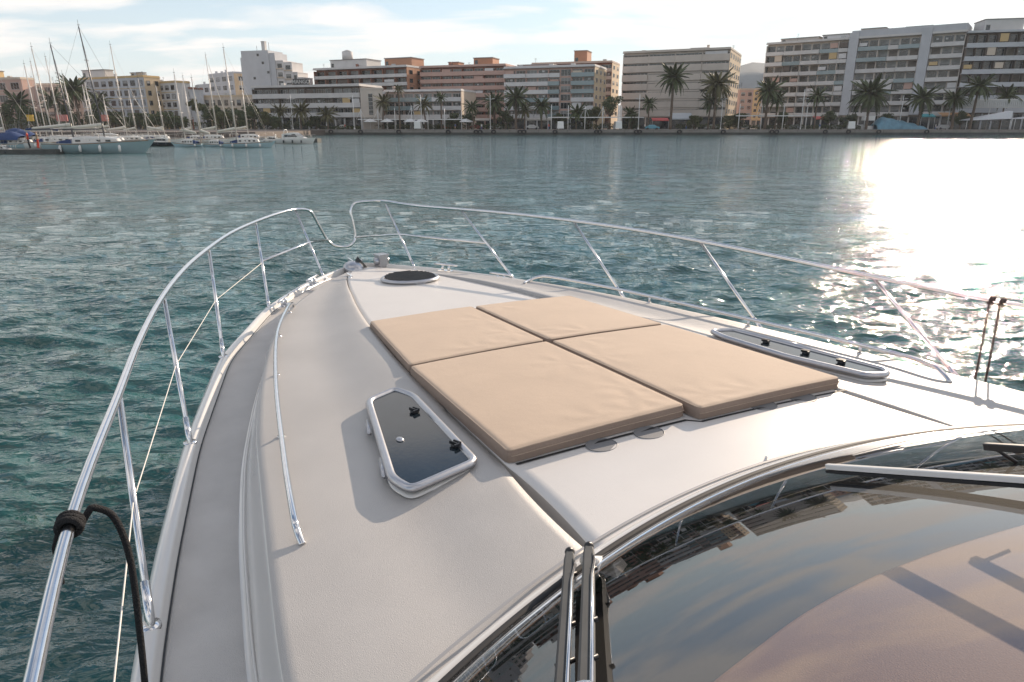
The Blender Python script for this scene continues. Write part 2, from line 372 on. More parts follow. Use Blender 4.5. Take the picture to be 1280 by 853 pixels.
strip('scupper_line', lambda u: [(max(float(GUN(u)) - .054, .003), sdz(u) + .008), (max(float(GUN(u)) - .060, .002), sdz(u) + .0075)], list(np.arange(-3, 5.9, .05)), [M['greyp']])
strip('deck_moulding', lambda u: [(float(FOOT(u)) - .030 + .004 * math.cos(q), sdz(u) + .033 + .004 * math.sin(q)) for q in [R(x) for x in (-60, 0, 60, 120, 180)]], list(np.arange(-3, 5.2, .05)), [M['gel']])
# hull
mb = MB()
rings = []
for u in us:
    g = float(GUN(u)); r_ = []
    zt = sdz(u) - .095
    for k in range(15):
        q = k / 14; z = zt * (1 - q) - .5 * q
        fl = 1 - .13 * q ** .8 - (.55 * q * max(0, (u - 3.0) / 3.75)); a = (g + .016) * max(fl, .03)
        r_.append((u, a, z))
    rings.append(r_)
mb.loft([r[::-1] for r in rings], 0, True, False)
mb.loft([[(x, -y, z) for x, y, z in r] for r in rings], 0, True, False)
g = rings[0]; mb.add([*g, *[(x, -y, z) for x, y, z in g[::-1]]], [tuple(range(30))], 0)
g = rings[-1]; mb.add([*g, *[(x, -y, z) for x, y, z in g[::-1]]], [tuple(range(29, -1, -1))], 0)
hull = mb.build('hull', [M['hullw']], yacht)
# rub rail
mb = MB()
for s in (1, -1): mb.tube([(u, s * (float(GUN(u)) * .99 + .025), sdz(u) - .17) for u in us[:-3]], .022, 8)
mb.build('rubbing_strake', [M['greyp']], yacht)

# ---- bow rail
RAIL = [(-.6, 2.16, 1.90), (0, 2.155, 1.90), (.9, 2.13, 1.90), (1.75, 2.10, 1.903), (2.56, 2.01, 1.918), (3.2, 1.93, 1.94), (3.86, 1.818, 1.963), (4.5, 1.67, 1.98), (5.1, 1.49, 1.989), (5.8, 1.26, 1.987), (6.43, .99, 1.98), (6.9, .74, 1.978), (7.25, .50, 1.975), (7.36, .43, 1.97)]
def smooth(pts, n=6):
    P = [Vector(p) for p in pts]; o = []
    for i in range(len(P) - 1):
        p0 = P[max(0, i - 1)]; p1 = P[i]; p2 = P[i + 1]; p3 = P[min(len(P) - 1, i + 2)]
        for k in range(n):
            t = k / n; o.append(.5 * ((2 * p1) + (p2 - p0) * t + (2 * p0 - 5 * p1 + 4 * p2 - p3) * t * t + (3 * p1 - p0 - 3 * p2 + p3) * t ** 3))
    return o + [P[-1]]
def at_u(px, py, u):
    d = px_ray(px, py); t = (u - (Vector((0, 0, CAM_H)) - Vector(yl)).dot(fwd)) / d.dot(fwd); p = Vector((0, 0, CAM_H)) + d * t - Vector(yl); return (p.dot(fwd), p.dot(prt), p.z)
dipP = [at_u(x, y, u) for x, y, u in ((387, 264, 7.36), (397, 279, 7.40), (406, 295, 7.43), (411, 302, 7.44), (418, 307, 7.45), (428, 309, 7.46), (437, 307.5, 7.47), (443, 302, 7.48), (444, 294, 7.49), (441, 278, 7.50), (438.5, 266, 7.51), (441, 257, 7.52), (449, 253, 7.53))]
mb = MB(); mb.tube(smooth(RAIL[:-1] + dipP + [(7.53, -.52, 1.985), (7.25, -.62, 1.98)] + [(a, -b, c) for a, b, c in RAIL[:-2][::-1]], 6), .0145, 14)
rail = mb.build('bow_rail', [M['chrome']], yacht)
BASE = [(-.15, 2.06), (1.918, 1.995), (3.16, 1.81), (4.38, 1.54), (5.47, 1.09), (6.36, .45)]
TOPU = [.62, 2.56, 3.86, 5.1, 6.43, 7.28]
def rail_at(u, s=1):
    return (u, s * ip(u, [(a, b) for a, b, c in RAIL]), ip(u, [(a, c) for a, b, c in RAIL]))
st_pts = {}
for s in (1, -1):
    for i, (u, h) in enumerate(BASE):
        b = Vector((u, s * h, 1.43)); t = Vector(rail_at(TOPU[i], s)); t.z -= .008
        st_pts[(s, i)] = (b, t)
        m_ = MB(); m_.tube([b, t], .0115, 12); d = (t - b).normalized(); m_.tube([b - d * .01, b + d * .13], .0138, 12)
        m_.tube([b + Vector((0, 0, -.012)), b + Vector((0, 0, .004))], .028, 14); m_.ball(b + d * .25 + Vector((0, 0, 0)), .003)
        m_.build('stanchion', [M['chrome']], rail)
def onst(s, i, q): b, t = st_pts[(s, i)]; return b.lerp(t, q)
m_ = MB()
m_.tube([Vector(at_u(410, 300, 7.44)), onst(1, 5, .5), onst(1, 4, .52)], .011, 10); m_.tube([Vector(at_u(444, 297, 7.485)), onst(-1, 5, .52), onst(-1, 4, .5)], .011, 10)
m_.build('mid_rail', [M['chrome']], rail)
m_ = MB(); m_.tube([onst(1, i, .5) for i in (4, 3, 2, 1, 0)], .0022, 6, caps=True)
m_.build('lifeline', [M['wire']], rail)
# ---- grab rails on the coachroof
def grab(pts, feet):
    P = smooth(pts, 8); mb = MB(); mb.tube(P, .0115, 12); o = mb.build('grab_rail', [M['chrome']], yacht)
    for u in feet:
        p = min(P, key=lambda q: abs(q.x - u)); m2 = MB(); zz = zd(p.x, p.y)
        m2.tube([(p.x, p.y, zz - .01), (p.x, p.y, p.z)], .008, 8); m2.tube([(p.x, p.y, zz - .004), (p.x, p.y, zz + .006)], .016, 10); m2.build('grab_rail_foot', [M['chrome']], o)
def gz(u, h, o=.05): return (u, h, zd(u, h) + o)
grab([gz(1.86, 1.565, 0), gz(1.90, 1.57, .028), gz(1.98, 1.565, .05), gz(2.41, 1.515), gz(3.29, 1.395), gz(4.18, 1.235), gz(4.85, 1.05), gz(5.05, .98, .03), gz(5.10, .965, 0)], [2.75, 3.5, 4.25, 4.9])
grab([gz(1.74, -1.50, 0), gz(1.80, -1.53, .028), gz(1.9, -1.56, .05), gz(2.2, -1.57), gz(3.0, -1.47), gz(4.1, -1.31), gz(4.83, -1.13), gz(4.96, -1.06, .04), gz(4.98, -.98, .012), gz(4.93, -.90, 0)], [3.0, 3.9, 2.3])

# ---- cushions (four loose pads)
def cushion(u0, u1, ha, hb, ha1, hb1, label, seed):
    """u0 aft, u1 fore; (ha,hb) half range aft, (ha1,hb1) fore"""
    T = .053; nU, nV = 56, 48; mb = MB(); r = .022
    def P(a, b, inset, z):
        a_ = a; b_ = b
        lo = ha + (ha1 - ha) * a_; hi = hb + (hb1 - hb) * a_
        u = u0 + (u1 - u0) * a_; h = lo + (hi - lo) * b_
        cu, ch = (u0 + u1) / 2, (lo + hi) / 2
        u = cu + (u - cu) * (1 - 2 * inset / (u1 - u0)); h = ch + (h - ch) * (1 - 2 * inset / (hi - lo))
        return u, h, z
    rnd = random.Random(seed); foci = [(rnd.random(), rnd.random() * .2, rnd.random() * 6) for _ in range(3)] + [(0.03, rnd.uniform(.25, .6), 0), (.05, rnd.uniform(.2, .5), 2)]
    def top(a, b):
        # rounded-corner mapping
        eu = min(a, 1 - a) * (u1 - u0); ev = min(b, 1 - b) * abs(hb - ha)
        e = min(eu, ev)
        z = T
        ed = 1 - min(1, e / .018); z -= .005 * ed * ed
        ed2 = min(1, e / .22); z += .0015 * math.sin(ed2 * PI / 2)
        u, h, _ = P(a, b, 0, 0)
        z += .0015 * noise.noise(Vector((u * 2.2, h * 2.2, seed))) + .0006 * noise.noise(Vector((u * 7, h * 7, seed)))
        for fa, fb, ph in foci:
            dx = (a - fa) * (u1 - u0); dy = (b - fb) * abs(hb - ha); d = math.hypot(dx, dy); an = math.atan2(dy, dx)
            z += .0010 * math.exp(-((d - .10) / .10) ** 2) * math.sin(an * 6 + ph) * min(1, e / .02)
        return z
    rows = []
    for i in range(nU + 1):
        row = []
        for j in range(nV + 1):
            a, b = i / nU, j / nV
            # cluster towards the rim
            a = .5 - .5 * math.cos(PI * a) if True else a; b = .5 - .5 * math.cos(PI * b)
            a = a * .6 + .4 * i / nU; b = b * .6 + .4 * j / nV
            z = top(a, b)
            # round the corners in plan
            ca = (a - .5) * (u1 - u0); cb = (b - .5) * abs(hb - ha); xa = abs(ca) - ((u1 - u0) / 2 - r); xb = abs(cb) - (abs(hb - ha) / 2 - r)
            u, h, _ = P(a, b, 0, 0)
            if xa > 0 and xb > 0:
                d = math.hypot(xa, xb)
                if d > r * .98: k = r * .98 / max(d, 1e-6) if d > r else 1; u -= math.copysign(xa * (1 - k), ca); h -= math.copysign(xb * (1 - k), cb * (1 if hb > ha else -1))
            row.append((u, h, z))
        rows.append(row)
    V = [p for r_ in rows for p in r_]; n = nV + 1
    base = lambda u, h: zd(u, h) + .009
    V2 = [tuple((u, h, base(u, h) + z)) for u, h, z in V]
    fs = [(i * n + j, i * n + j + 1, (i + 1) * n + j + 1, (i + 1) * n + j) for i in range(nU) for j in range(nV)]
    # rim
    rim = [(0, j) for j in range(nV)] + [(i, nV) for i in range(nU)] + [(nU, j) for j in range(nV, 0, -1)] + [(i, 0) for i in range(nU, 0, -1)]
    rings = []
    cu = (u0 + u1) / 2; chh = (ha + hb) / 2
    for q, bulge in ((0, 0), (.12, .003), (.45, .008), (.8, .004), (1, -.006)):
        ring = []
        for i, j in rim:
            u, h, z = rows[i][j]; zz = base(u, h) + z * (1 - q) + 0 * q
            wob = .0022 * noise.noise(Vector((u * 9, h * 9, q * 3 + seed)))
            du = math.copysign(bulge + wob, u - cu) if i in (0, nU) else 0; dh = math.copysign(bulge + wob, h - chh) if j in (0, nV) else 0
            ring.append((u + du, h + dh, zz))
        rings.append(ring)
    # to world
    root_c = wl(cu, chh, base(cu, chh))
    def loc(p): return wl(*p) - root_c
    mb.add([loc(p) for p in V2], [f if hb > ha else f[::-1] for f in fs], 0, True)
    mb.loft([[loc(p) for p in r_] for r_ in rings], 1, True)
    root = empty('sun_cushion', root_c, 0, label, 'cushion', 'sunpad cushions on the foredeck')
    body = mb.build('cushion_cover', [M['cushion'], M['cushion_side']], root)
    m2 = MB(); m2.tube([loc((p[0], p[1], p[2] - .001)) for p in rings[0]], .0028, 6, closed=True); m2.build('piping', [M['piping']], root)
    # side zip seam
    m3 = MB(); ring = rings[2]; m3.tube([loc(p) for p in ring[:nV]], .0018, 5); m3.build('seam', [M['piping']], body)
    return root
g_ = .009
cushion(1.945, 3.045, g_ + .0, .822, g_, .790, 'beige square sunpad cushion at the port rear, next to the smoked hatch', 1)
cushion(1.885, 3.035, -g_ - .012, -.865, -g_ - .012, -.82, 'beige square sunpad cushion at the starboard rear, next to the long raised hatch', 2)
cushion(3.07, 4.03, g_, .785, g_, .700, 'beige sunpad cushion at the port front, furthest left of the four', 3)
cushion(3.065, 4.02, -g_ - .012, -.815, -g_ - .012, -.765, 'beige sunpad cushion at the starboard front, nearest the starboard grab rail', 4)
# drain discs behind the cushions
for u, h in ((1.885, .235), (1.89, .455), (1.875, -.37), (1.86, -.60)):
    mb = MB(); n = 24; z = zd(u, h) + .0065
    mb.add([(u + .052 * math.cos(2 * PI * k / n), h + .062 * math.sin(2 * PI * k / n), z + .0012) for k in range(n)], [tuple(range(n))], 0)
    mb.tube([(u + .052 * math.cos(2 * PI * k / n), h + .062 * math.sin(2 * PI * k / n), z + .0012) for k in range(n)], .002, 6, closed=True)
    mb.build('deck_disc', [mat('grey_disc', (.20, .20, .205), .5) if 'disc' not in M else M['disc']], yacht)
# dark tray edge behind cushions
mb = MB()
us2 = np.linspace(-.97, .80, 40); mb.loft([[(1.915 - .04 * (h < 0) + .02 * h, h, zd(1.92, h) + .0085), (1.90 - .04 * (h < 0) + .02 * h, h, zd(1.9, h) + .0085)] for h in us2], 0, False, False)
mb.build('tray_edge', [M['rubber']], yacht)

# ---- hatches
def round_poly(poly, r, n=7):
    o = []; m = len(poly)
    for i in range(m):
        p = Vector(poly[i]).to_2d(); a = (Vector(poly[i - 1]).to_2d() - p); b = (Vector(poly[(i + 1) % m]).to_2d() - p)
        rr_ = min(r, a.length * .45, b.length * .45); a.normalize(); b.normalize(); p0 = p + a * rr_; p1 = p + b * rr_
        for k in range(n + 1):
            t = k / n; q = p0 * (1 - t) ** 2 + p * 2 * t * (1 - t) + p1 * t * t; o.append((q.x, q.y))
    return o
def inset(loop, d):
    c = Vector((sum(p[0] for p in loop) / len(loop), sum(p[1] for p in loop) / len(loop))); n = len(loop); o = []
    area = sum(loop[i][0] * loop[(i + 1) % n][1] - loop[(i + 1) % n][0] * loop[i][1] for i in range(n)); sg = 1 if area > 0 else -1
    for i in range(n):
        a = Vector(loop[i - 1]); b = Vector(loop[(i + 1) % n]); t = (b - a).normalized(); nrm = Vector((-t.y, t.x)) * sg; p = Vector(loop[i]) + nrm * d; o.append((p.x, p.y))
    return o
def hatch(poly, lift, tiltf, rad, latches, hinges, lens_mat, frame_w=.027):
    L0 = round_poly(poly, rad); area = sum(L0[i][0] * L0[(i + 1) % len(L0)][1] - L0[(i + 1) % len(L0)][0] * L0[i][1] for i in range(len(L0)))
    if area < 0: L0 = L0[::-1]
    Z = lambda p, o: tiltf(p[0], p[1]) + o
    mb = MB()
    prof = [(.012, 0), (0, .004), (-.002, .014), (.004, .023), (.014, .028), (frame_w * .75, .027), (frame_w, .022), (frame_w + .003, .015)]
    mb.loft([[(q[0], q[1], Z(q, lift + dz)) for q in inset(L0, d)] for d, dz in prof], 0, True)
    root = mb.build('hatch', [M['alu']], yacht)
    m2 = MB(); Li = inset(L0, frame_w + .001); m2.add([(q[0], q[1], Z(q, lift + .0165)) for q in Li], [tuple(range(len(Li)))], 0)
    m2.add([(q[0], q[1], Z(q, lift + .002)) for q in inset(L0, .013)], [tuple(range(len(Li) - 1, -1, -1))], 0); m2.build('hatch_lens', [lens_mat], root)
    m3 = MB(); ls = inset(L0, .03); m3.loft([[(q[0], q[1], zd(*q) - .003) for q in ls], [(q[0], q[1], Z(q, lift + .004)) for q in ls]], 0, True)
    lo = inset(L0, .006); m3.loft([[(q[0], q[1], zd(*q) - .002) for q in lo], [(q[0], q[1], zd(*q) + .006) for q in inset(L0, .009)], [(q[0], q[1], zd(*q) + .008) for q in ls]], 0, True)
    m3.build('hatch_coaming', [M['greyp'] if lift > .02 else M['gel']], root)
    for (u, h) in latches:
        ml = MB(); z = Z((u, h), lift + .0165)
        ml.tube([(u, h, z), (u, h, z + .008)], .019, 14)
        for dy in (-.008, .008): ml.box((u + .004, h + dy, z + .013), (.036, .006, .012), R(25))
        ml.box((u - .016, h, z + .012), (.008, .030, .011), R(25)); ml.build('latch', [M['blackp']], root)
    for (u, h, rz, ln) in hinges:
        mh = MB(); z = Z((u, h), lift + .006); ca, sa = math.cos(rz), math.sin(rz)
        mh.tube([(u - ca * ln / 2, h - sa * ln / 2, z), (u + ca * ln / 2, h + sa * ln / 2, z)], .007, 10)
        mh.box((u, h, z - .006), (ln * .8, .016, .008), rz); mh.build('hinge', [M['alu']], root)
    return root
# port smoked hatch: wide aft edge, narrow forward edge, standing slightly proud of the crown
polyP = [(2.86, 1.055), (2.865, .885), (1.985, .895), (1.895, 1.215), (1.93, 1.235)]
polyP = [(2.80, 1.095), (2.88, .925), (2.74, .875), (1.98, .915), (1.905, 1.205), (2.03, 1.240)]
plane = lambda u, h: zc(u) - .024 * 1.05 ** 2 - .030 * (h - 1.05)
hp = hatch(polyP, .016, plane, .05, [(2.54, .955), (2.14, .94)], [(2.52, 1.163, R(168), .13), (2.14, 1.225, R(168), .14)], M['smoke'])
ml = MB(); ml.ball((2.31, 1.10, plane(2.31, 1.1) + .016 + .019), (.022, .015, .006), n=14); ml.build('vent_knob', [M['alu']], hp)
polyS = [(a, -b) for a, b in polyP][::-1]
polyS = [(2.87, -1.20), (2.90, -1.03), (2.74, -.985), (2.30, -.99), (1.90, -1.09), (1.865, -1.215), (1.93, -1.30)]
planeS = lambda u, h: zc(u) - .024 * 1.1 ** 2 + .06 * (h + 1.2)
hatch(polyS, .011, planeS, .05, [(2.55, -1.13), (2.3, -1.15), (2.1, -1.17)], [(2.52, -1.30, R(12), .13), (2.14, -1.32, R(12), .13)], M['smoke'])
# round forward hatch
circ = [(5.53 + .27 * math.cos(2 * PI * k / 36), -.10 + .25 * math.sin(2 * PI * k / 36)) for k in range(36)]
mesh_m = mat('hatch_louvre', (.03, .03, .035), .4, var=.4, vscale=90, bump=1, bscale=120)
rh = hatch(circ, .014, lambda u, h: zd(u, 0) - .002, .01, [], [(5.27, -.10, PI / 2, .10)], mesh_m, .028)
for k in range(13):
    q = -.20 + .4 * k / 12; w_ = math.sqrt(max(0, .215 ** 2 - q * q)); ms = MB(); ms.box((5.53 + q, -.10, zd(5.53, 0) + .043), (.010, 2 * w_, .006)); ms.build('louvre_slat', [M['blackp']], rh)

# ---- windscreen
def gl_pt(h, d):
    u = uw(h) - d; zb = zd(uw(h), h) + .035 
    return (u, h, zb + .475 * d - .08 * d * d)
HS = [1.30 * math.sin(PI / 2 * k / 40) for k in range(-40, 41)]
mb = MB()
rows = []
for k in range(0, 41):
    d = 1.46 * k / 40
    rows.append([gl_pt(h, d) for h in np.linspace(-1.50, 1.50, 100)])
mb.loft(rows, 0, True, False)
wind = mb.build('windscreen', [M['glass']], yacht)
# frame: black seal, white/chrome trim outside it
def band(name, offs, mats, n=120, hm=1.515):
    m = MB(); rings = []
    for h in np.linspace(-hm, hm, n):
        e = .002; du = (uw(h + e) - uw(h - e)) / (2 * e); nn = Vector((1, -du, 0)).normalized()
        q = Vector((uw(h), h, zd(uw(h), h)))
        rings.append([tuple(q + nn * a + Vector((0, 0, z))) for a, z in offs])
    m.loft(rings, 0, True, False); return m.build(name, mats, yacht)
band('windscreen_trim', [(.045, -.004), (.044, .012), (.030, .030), (.012, .036), (.006, .034)], [M['gel']])
band('windscreen_seal', [(.006, .036), (.004, .041), (-.006, .043), (-.014, .040), (-.018, .034)], [M['rubber']])
band('windscreen_frame', [(-.018, .036), (-.022, .048), (-.045, .058), (-.052, .058), (-.056, .045)], [M['chrome']])
# deck lip seam ahead of windscreen
band('deck_seam', [(.079, .0078), (.076, .0088), (.072, .0088), (.069, .0078)], [mat('seam_grey', (.32, .32, .33), .5)])
for px, py in ((957, 577), (868, 637), (642, 778), (1185, 549)):
    u, h, z = at(px, py, 1.665); m = MB(); m.tube([(u, h, zd(u, h)), (u, h, zd(u, h) + .014)], [.007, .004], 10); m.ball((u, h, zd(u, h) + .014), .005); m.build('snap_stud', [M['chrome']], yacht)
# side pillars of the windscreen and the cabin below it
for s in (1, -1):
    m = MB(); pts = [gl_pt(s * 1.50, d) for d in np.linspace(0, 1.46, 16)]
    m.tube(pts, .022, 10); m.build('windscreen_pillar', [M['chrome']], yacht)
    m = MB(); m.loft([[(p[0], p[1] + s * .012, zd(max(p[0], -1), 1.5) - .05), (p[0], p[1] + s * .01, p[2])] for p in pts], 0, True, False); m.build('cabin_side', [M['gel']], yacht)
m = MB(); pts = [gl_pt(h, 1.46) for h in np.linspace(-1.5, 1.5, 40)]; m.tube(pts, .025, 10); m.build('windscreen_header', [M['gel']], yacht)
# dash under glass: shade of its front painted dark, brown panel follows sunlit outline
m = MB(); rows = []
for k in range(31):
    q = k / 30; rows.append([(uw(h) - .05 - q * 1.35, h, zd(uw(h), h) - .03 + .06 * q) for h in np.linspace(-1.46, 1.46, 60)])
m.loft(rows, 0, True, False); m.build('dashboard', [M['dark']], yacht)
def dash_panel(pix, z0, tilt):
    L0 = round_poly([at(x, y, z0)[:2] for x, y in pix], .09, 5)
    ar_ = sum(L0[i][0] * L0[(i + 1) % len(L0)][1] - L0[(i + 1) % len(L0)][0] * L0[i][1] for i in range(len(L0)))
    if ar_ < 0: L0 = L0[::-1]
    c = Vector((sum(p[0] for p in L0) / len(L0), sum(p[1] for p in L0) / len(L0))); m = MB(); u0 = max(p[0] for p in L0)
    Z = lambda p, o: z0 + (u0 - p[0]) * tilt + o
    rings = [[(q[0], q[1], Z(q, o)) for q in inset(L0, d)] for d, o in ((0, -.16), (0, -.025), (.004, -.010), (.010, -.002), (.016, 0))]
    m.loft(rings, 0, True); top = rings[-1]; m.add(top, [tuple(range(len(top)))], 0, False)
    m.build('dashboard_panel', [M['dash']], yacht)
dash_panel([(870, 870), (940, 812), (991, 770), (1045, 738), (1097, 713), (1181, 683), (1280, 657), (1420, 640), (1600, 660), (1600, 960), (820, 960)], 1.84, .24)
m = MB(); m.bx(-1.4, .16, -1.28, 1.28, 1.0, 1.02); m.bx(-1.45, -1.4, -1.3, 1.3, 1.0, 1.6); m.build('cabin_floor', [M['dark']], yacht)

# ---- wipers
def glz(u, h):
    d = max(0, uw(h) - u); return gl_pt(h, d)[2]
def on_glass(px, py, off):
    z = 1.75
    for _ in range(40):
        u, h, _z = at(px, py, z); z = .5 * z + .5 * (glz(u, h) + off)
    return Vector((u, h, z))
def wiper(paths, mats, w_, name='wiper'):
    root = None
    for pts, r, mt, nm, fl in paths:
        m = MB()
        P = [Vector(p) for p in pts]
        m.tube(P, r, 4 if fl else 10, flat=fl)
        if root is None: root = m.build('wiper', [mt], yacht)
        else: m.build(nm, [mt], root)
    return root
A0 = Vector(at(712, 694, 1.74)); A1 = on_glass(700, 900, .07)
B0 = Vector(at(736, 687, 1.745)); B1 = on_glass(732, 900, .07)
A2 = A0 + (A1 - A0) * 1.25; B2 = B0 + (B1 - B0) * 1.25
side_ = (B0 - A0).normalized()
def arm(p0, p1, w, hgt, mt, name, parent):
    t = (p1 - p0).normalized(); x = t.cross(Vector((0, 0, 1))).normalized(); y = x.cross(t)
    m = MB(); rings = []
    for p, k in ((p0, .75), (p0.lerp(p1, .05), 1), (p1, 1)):
        rings.append([tuple(p + x * a * k + y * b) for a, b in ((-w, -hgt), (-w, hgt * .7), (-w * .7, hgt), (w * .7, hgt), (w, hgt * .7), (w, -hgt))])
    m.loft(rings, 0, False, True, True); return m.build(name, [mt], parent)
wip = arm(A0, A2, .0135, .010, M['greyp'], 'wiper', yacht)
arm(B0, B2, .015, .010, M['greyp'], 'wiper_arm', wip)
for a0, a1 in ((A0, A2), (B0, B2)):
    x = side_ * .017; m = MB(); m.tube([a0 + x * .6 + (a1 - a0) * .06 + Vector((0, 0, .006)), a0 + x * 1.0 + (a1 - a0) * .12 + Vector((0, 0, .012)), a0 + x * .55 + (a1 - a0) * .22 + Vector((0, 0, .012)), a0 + x * .55 + (a1 - a0) * .98 + Vector((0, 0, .012))], .0036, 8); m.build('wiper_rod', [M['chrome']], wip)
    m = MB(); m.ball(a0 + (a0 - a1).normalized() * .012 + Vector((0, 0, .004)), .0135, n=12); m.build('pivot_cap', [M['blackp']], wip)
    for q in (.17, .46, .62):
        p = a0.lerp(a1, q); m = MB(); m.tube([p - side_ * .015 + Vector((0, 0, .004)), p + side_ * .022 + Vector((0, 0, .006))], .0055, 6); m.build('hose_clip', [M['blackp']], wip)
m = MB(); pb = Vector(at(757, 697, 1.69)); m.box(pb + Vector((0, 0, -.01)), (.10, .07, .03), R(30), taper=.6)
m.tube([pb + Vector((0, 0, -.01)), (A0 + B0) / 2 + Vector((-.02, 0, -.012))], .012, 10); m.tube([B0 - Vector((0, 0, .05)), B0], .009, 8); m.tube([A0 - Vector((0, 0, .05)), A0], .009, 8)
m.build('wiper_base', [M['whitep']], wip)
m = MB(); c0 = on_glass(722, 868, .09)
m.tube([c0 + side_ * (.03 * math.cos(a)) + (A0 - A1).normalized() * (.03 * math.sin(a)) for a in np.linspace(0, PI, 9)], .004, 8); m.build('wiper_rod', [M['chrome']], wip)
C0 = on_glass(1034, 583, .035); C1 = on_glass(1400, 607, .05)
w2 = arm(C0, C1, .0105, .007, M['whitep'], 'wiper', yacht)
arm(C0 + Vector((-.004, .0, -.013)), C1 + Vector((-.004, 0, -.013)), .013, .004, M['rubber'], 'wiper_blade', w2)
D0 = on_glass(1232, 558, .05); D1 = on_glass(1420, 570, .06)
w3 = arm(D0, D1, .012, .009, M['blackp'], 'wiper', yacht)
for q in (.05, .35, .6): m = MB(); p = D0.lerp(D1, q); m.tube([p, p + Vector((-.05, -.03, -.03))], .005, 6); m.build('wiper_linkage', [M['blackp']], w3)

# ---- bow gear: anchor roller, windlass, cleats
m = MB(); m.ball((6.62, .10, 1.44), (.16, .10, .075), n=14, m=8); bg_ = m.build('anchor', [M['alu']], yacht)
m = MB(); m.box((6.78, .02, 1.42), (.34, .10, .03)); m.box((6.86, .06, 1.45), (.18, .012, .08)); m.box((6.86, -.03, 1.45), (.18, .012, .08)); m.build('anchor_roller', [M['chrome']], yacht)
m = MB()
m.add([(6.55, .09, 1.43), (6.62, -.05, 1.43), (6.72, .10, 1.43), (6.62, .05, 1.56)], [(0, 1, 2), (0, 3, 1), (1, 3, 2), (2, 3, 0)], 0); m.build('anchor_fluke', [M['greyp']], yacht)
m = MB(); m.box((6.62, -.19, 1.49), (.10, .10, .12), R(15)); m.box((6.62, -.19, 1.555), (.12, .12, .014), R(15)); m.tube([(6.62, -.12, 1.49), (6.62, -.26, 1.49)], .04, 12); m.build('windlass', [M['alu']], yacht)
def cleat(u, h, z, rz):
    m = MB(); ca, sa = math.cos(rz), math.sin(rz)
    m.tube([(u - ca * .13, h - sa * .13, z + .058), (u - ca * .09, h - sa * .09, z + .062), (u + ca * .09, h + sa * .09, z + .062), (u + ca * .13, h + sa * .13, z + .058)], [.007, .011, .011, .007], 10)
    for q in (-.035, .035): m.tube([(u + ca * q, h + sa * q, z), (u + ca * q, h + sa * q, z + .06)], [.016, .010], 10)
    m.box((u, h, z + .002), (.15, .045, .008), rz); return m.build('cleat', [M['chrome']], yacht)
cleat(5.50, .97, 1.425, R(-28)); cleat(5.50, -.97, 1.425, R(28)); cleat(6.0, .63, 1.46, R(-35)); cleat(6.0, -.63, 1.46, R(35))
m = MB(); m.box((6.12, .27, zd(6.12, .27) + .010), (.16, .018, .022), R(0)); m.ball((6.0, .30, zd(6.0, .3) + .008), .014); m.build('hinge_fitting', [M['chrome']], yacht)

# ---- ropes
def rope(name, pts, r, mt, label, twist=0):
    P = [wl(*p) for p in pts]; c = P[0].copy(); m = MB(); m.tube([p - c for p in smooth(P, 8)], r, 10); o = m.build(name, [mt], None, c); tag(o, label, 'rope'); return o
# black fender line knotted on the port rail
kz = 1.90
def railpt(px, py): 
    return Vector(at(px, py, kz))
k0 = railpt(97, 655); tdir = (Vector(rail_at(k0.x + .1)) - Vector(rail_at(k0.x - .1))).normalized(); k0 = Vector(rail_at(k0.x))
xx = tdir.cross(Vector((0, 0, 1))).normalized(); yy = Vector((0, 0, 1))
coil = []
for i in range(46):
    a = i / 46 * 2 * PI * 3; coil.append(k0 + (xx * math.cos(a) + yy * math.sin(a)) * .0235 + tdir * (-.022 + .044 * i / 46))
tail = [k0 + Vector((.03, -.045, .018)), k0 + Vector((.03, -.085, -.02)), k0 + Vector((.0, -.105, -.12)), k0 + Vector((-.04, -.10, -.30)), k0 + Vector((-.06, -.08, -.55)), k0 + Vector((-.06, -.03, -.9)), k0 + Vector((-.04, .03, -1.3))]
rt = smooth([tuple(q) for q in tail], 8)
P = [wl(*q) for q in coil] + [wl(*q) for q in rt]; c = P[0].copy(); m = MB(); m.tube([p - c for p in P], .0085, 10)
m.tube([wl(*(k0 + Vector((-.01, .02, .0)))) - c, wl(*(k0 + Vector((-.02, .035, -.04)))) - c, wl(*(k0 + Vector((-.015, .04, -.14)))) - c], .0075, 8)
o = m.build('rope', [M['rope']], None, c); tag(o, 'black rope knotted round the port rail and hanging over the water', 'rope')
# two brown lines on the starboard rail
for dx, lab in ((.17, 'brown rope hanging from the starboard rail, right of the pair'), (.22, 'brown rope hanging from the starboard rail, left of the pair')):
    k0 = Vector(rail_at(1.70 + dx, -1)); P = []
    for i in range(30):
        a = i / 30 * 2 * PI * 2; P.append(wl(*(k0 + Vector((-.012 + .024 * i / 30, math.cos(a) * .021, math.sin(a) * .021)))))
    for q in smooth([k0 + Vector((.0, .02, -.02)), k0 + Vector((-.01, .03, -.16)), k0 + Vector((-.015, .03, -.34)), k0 + Vector((-.02, .035, -.47))], 6): P.append(wl(*q))
    c = P[0].copy(); m = MB(); m.tube([p - c for p in P], .0055, 8); o = m.build('rope', [M['ropeb']], None, c); tag(o, lab, 'rope', 'fender lines on the starboard rail')

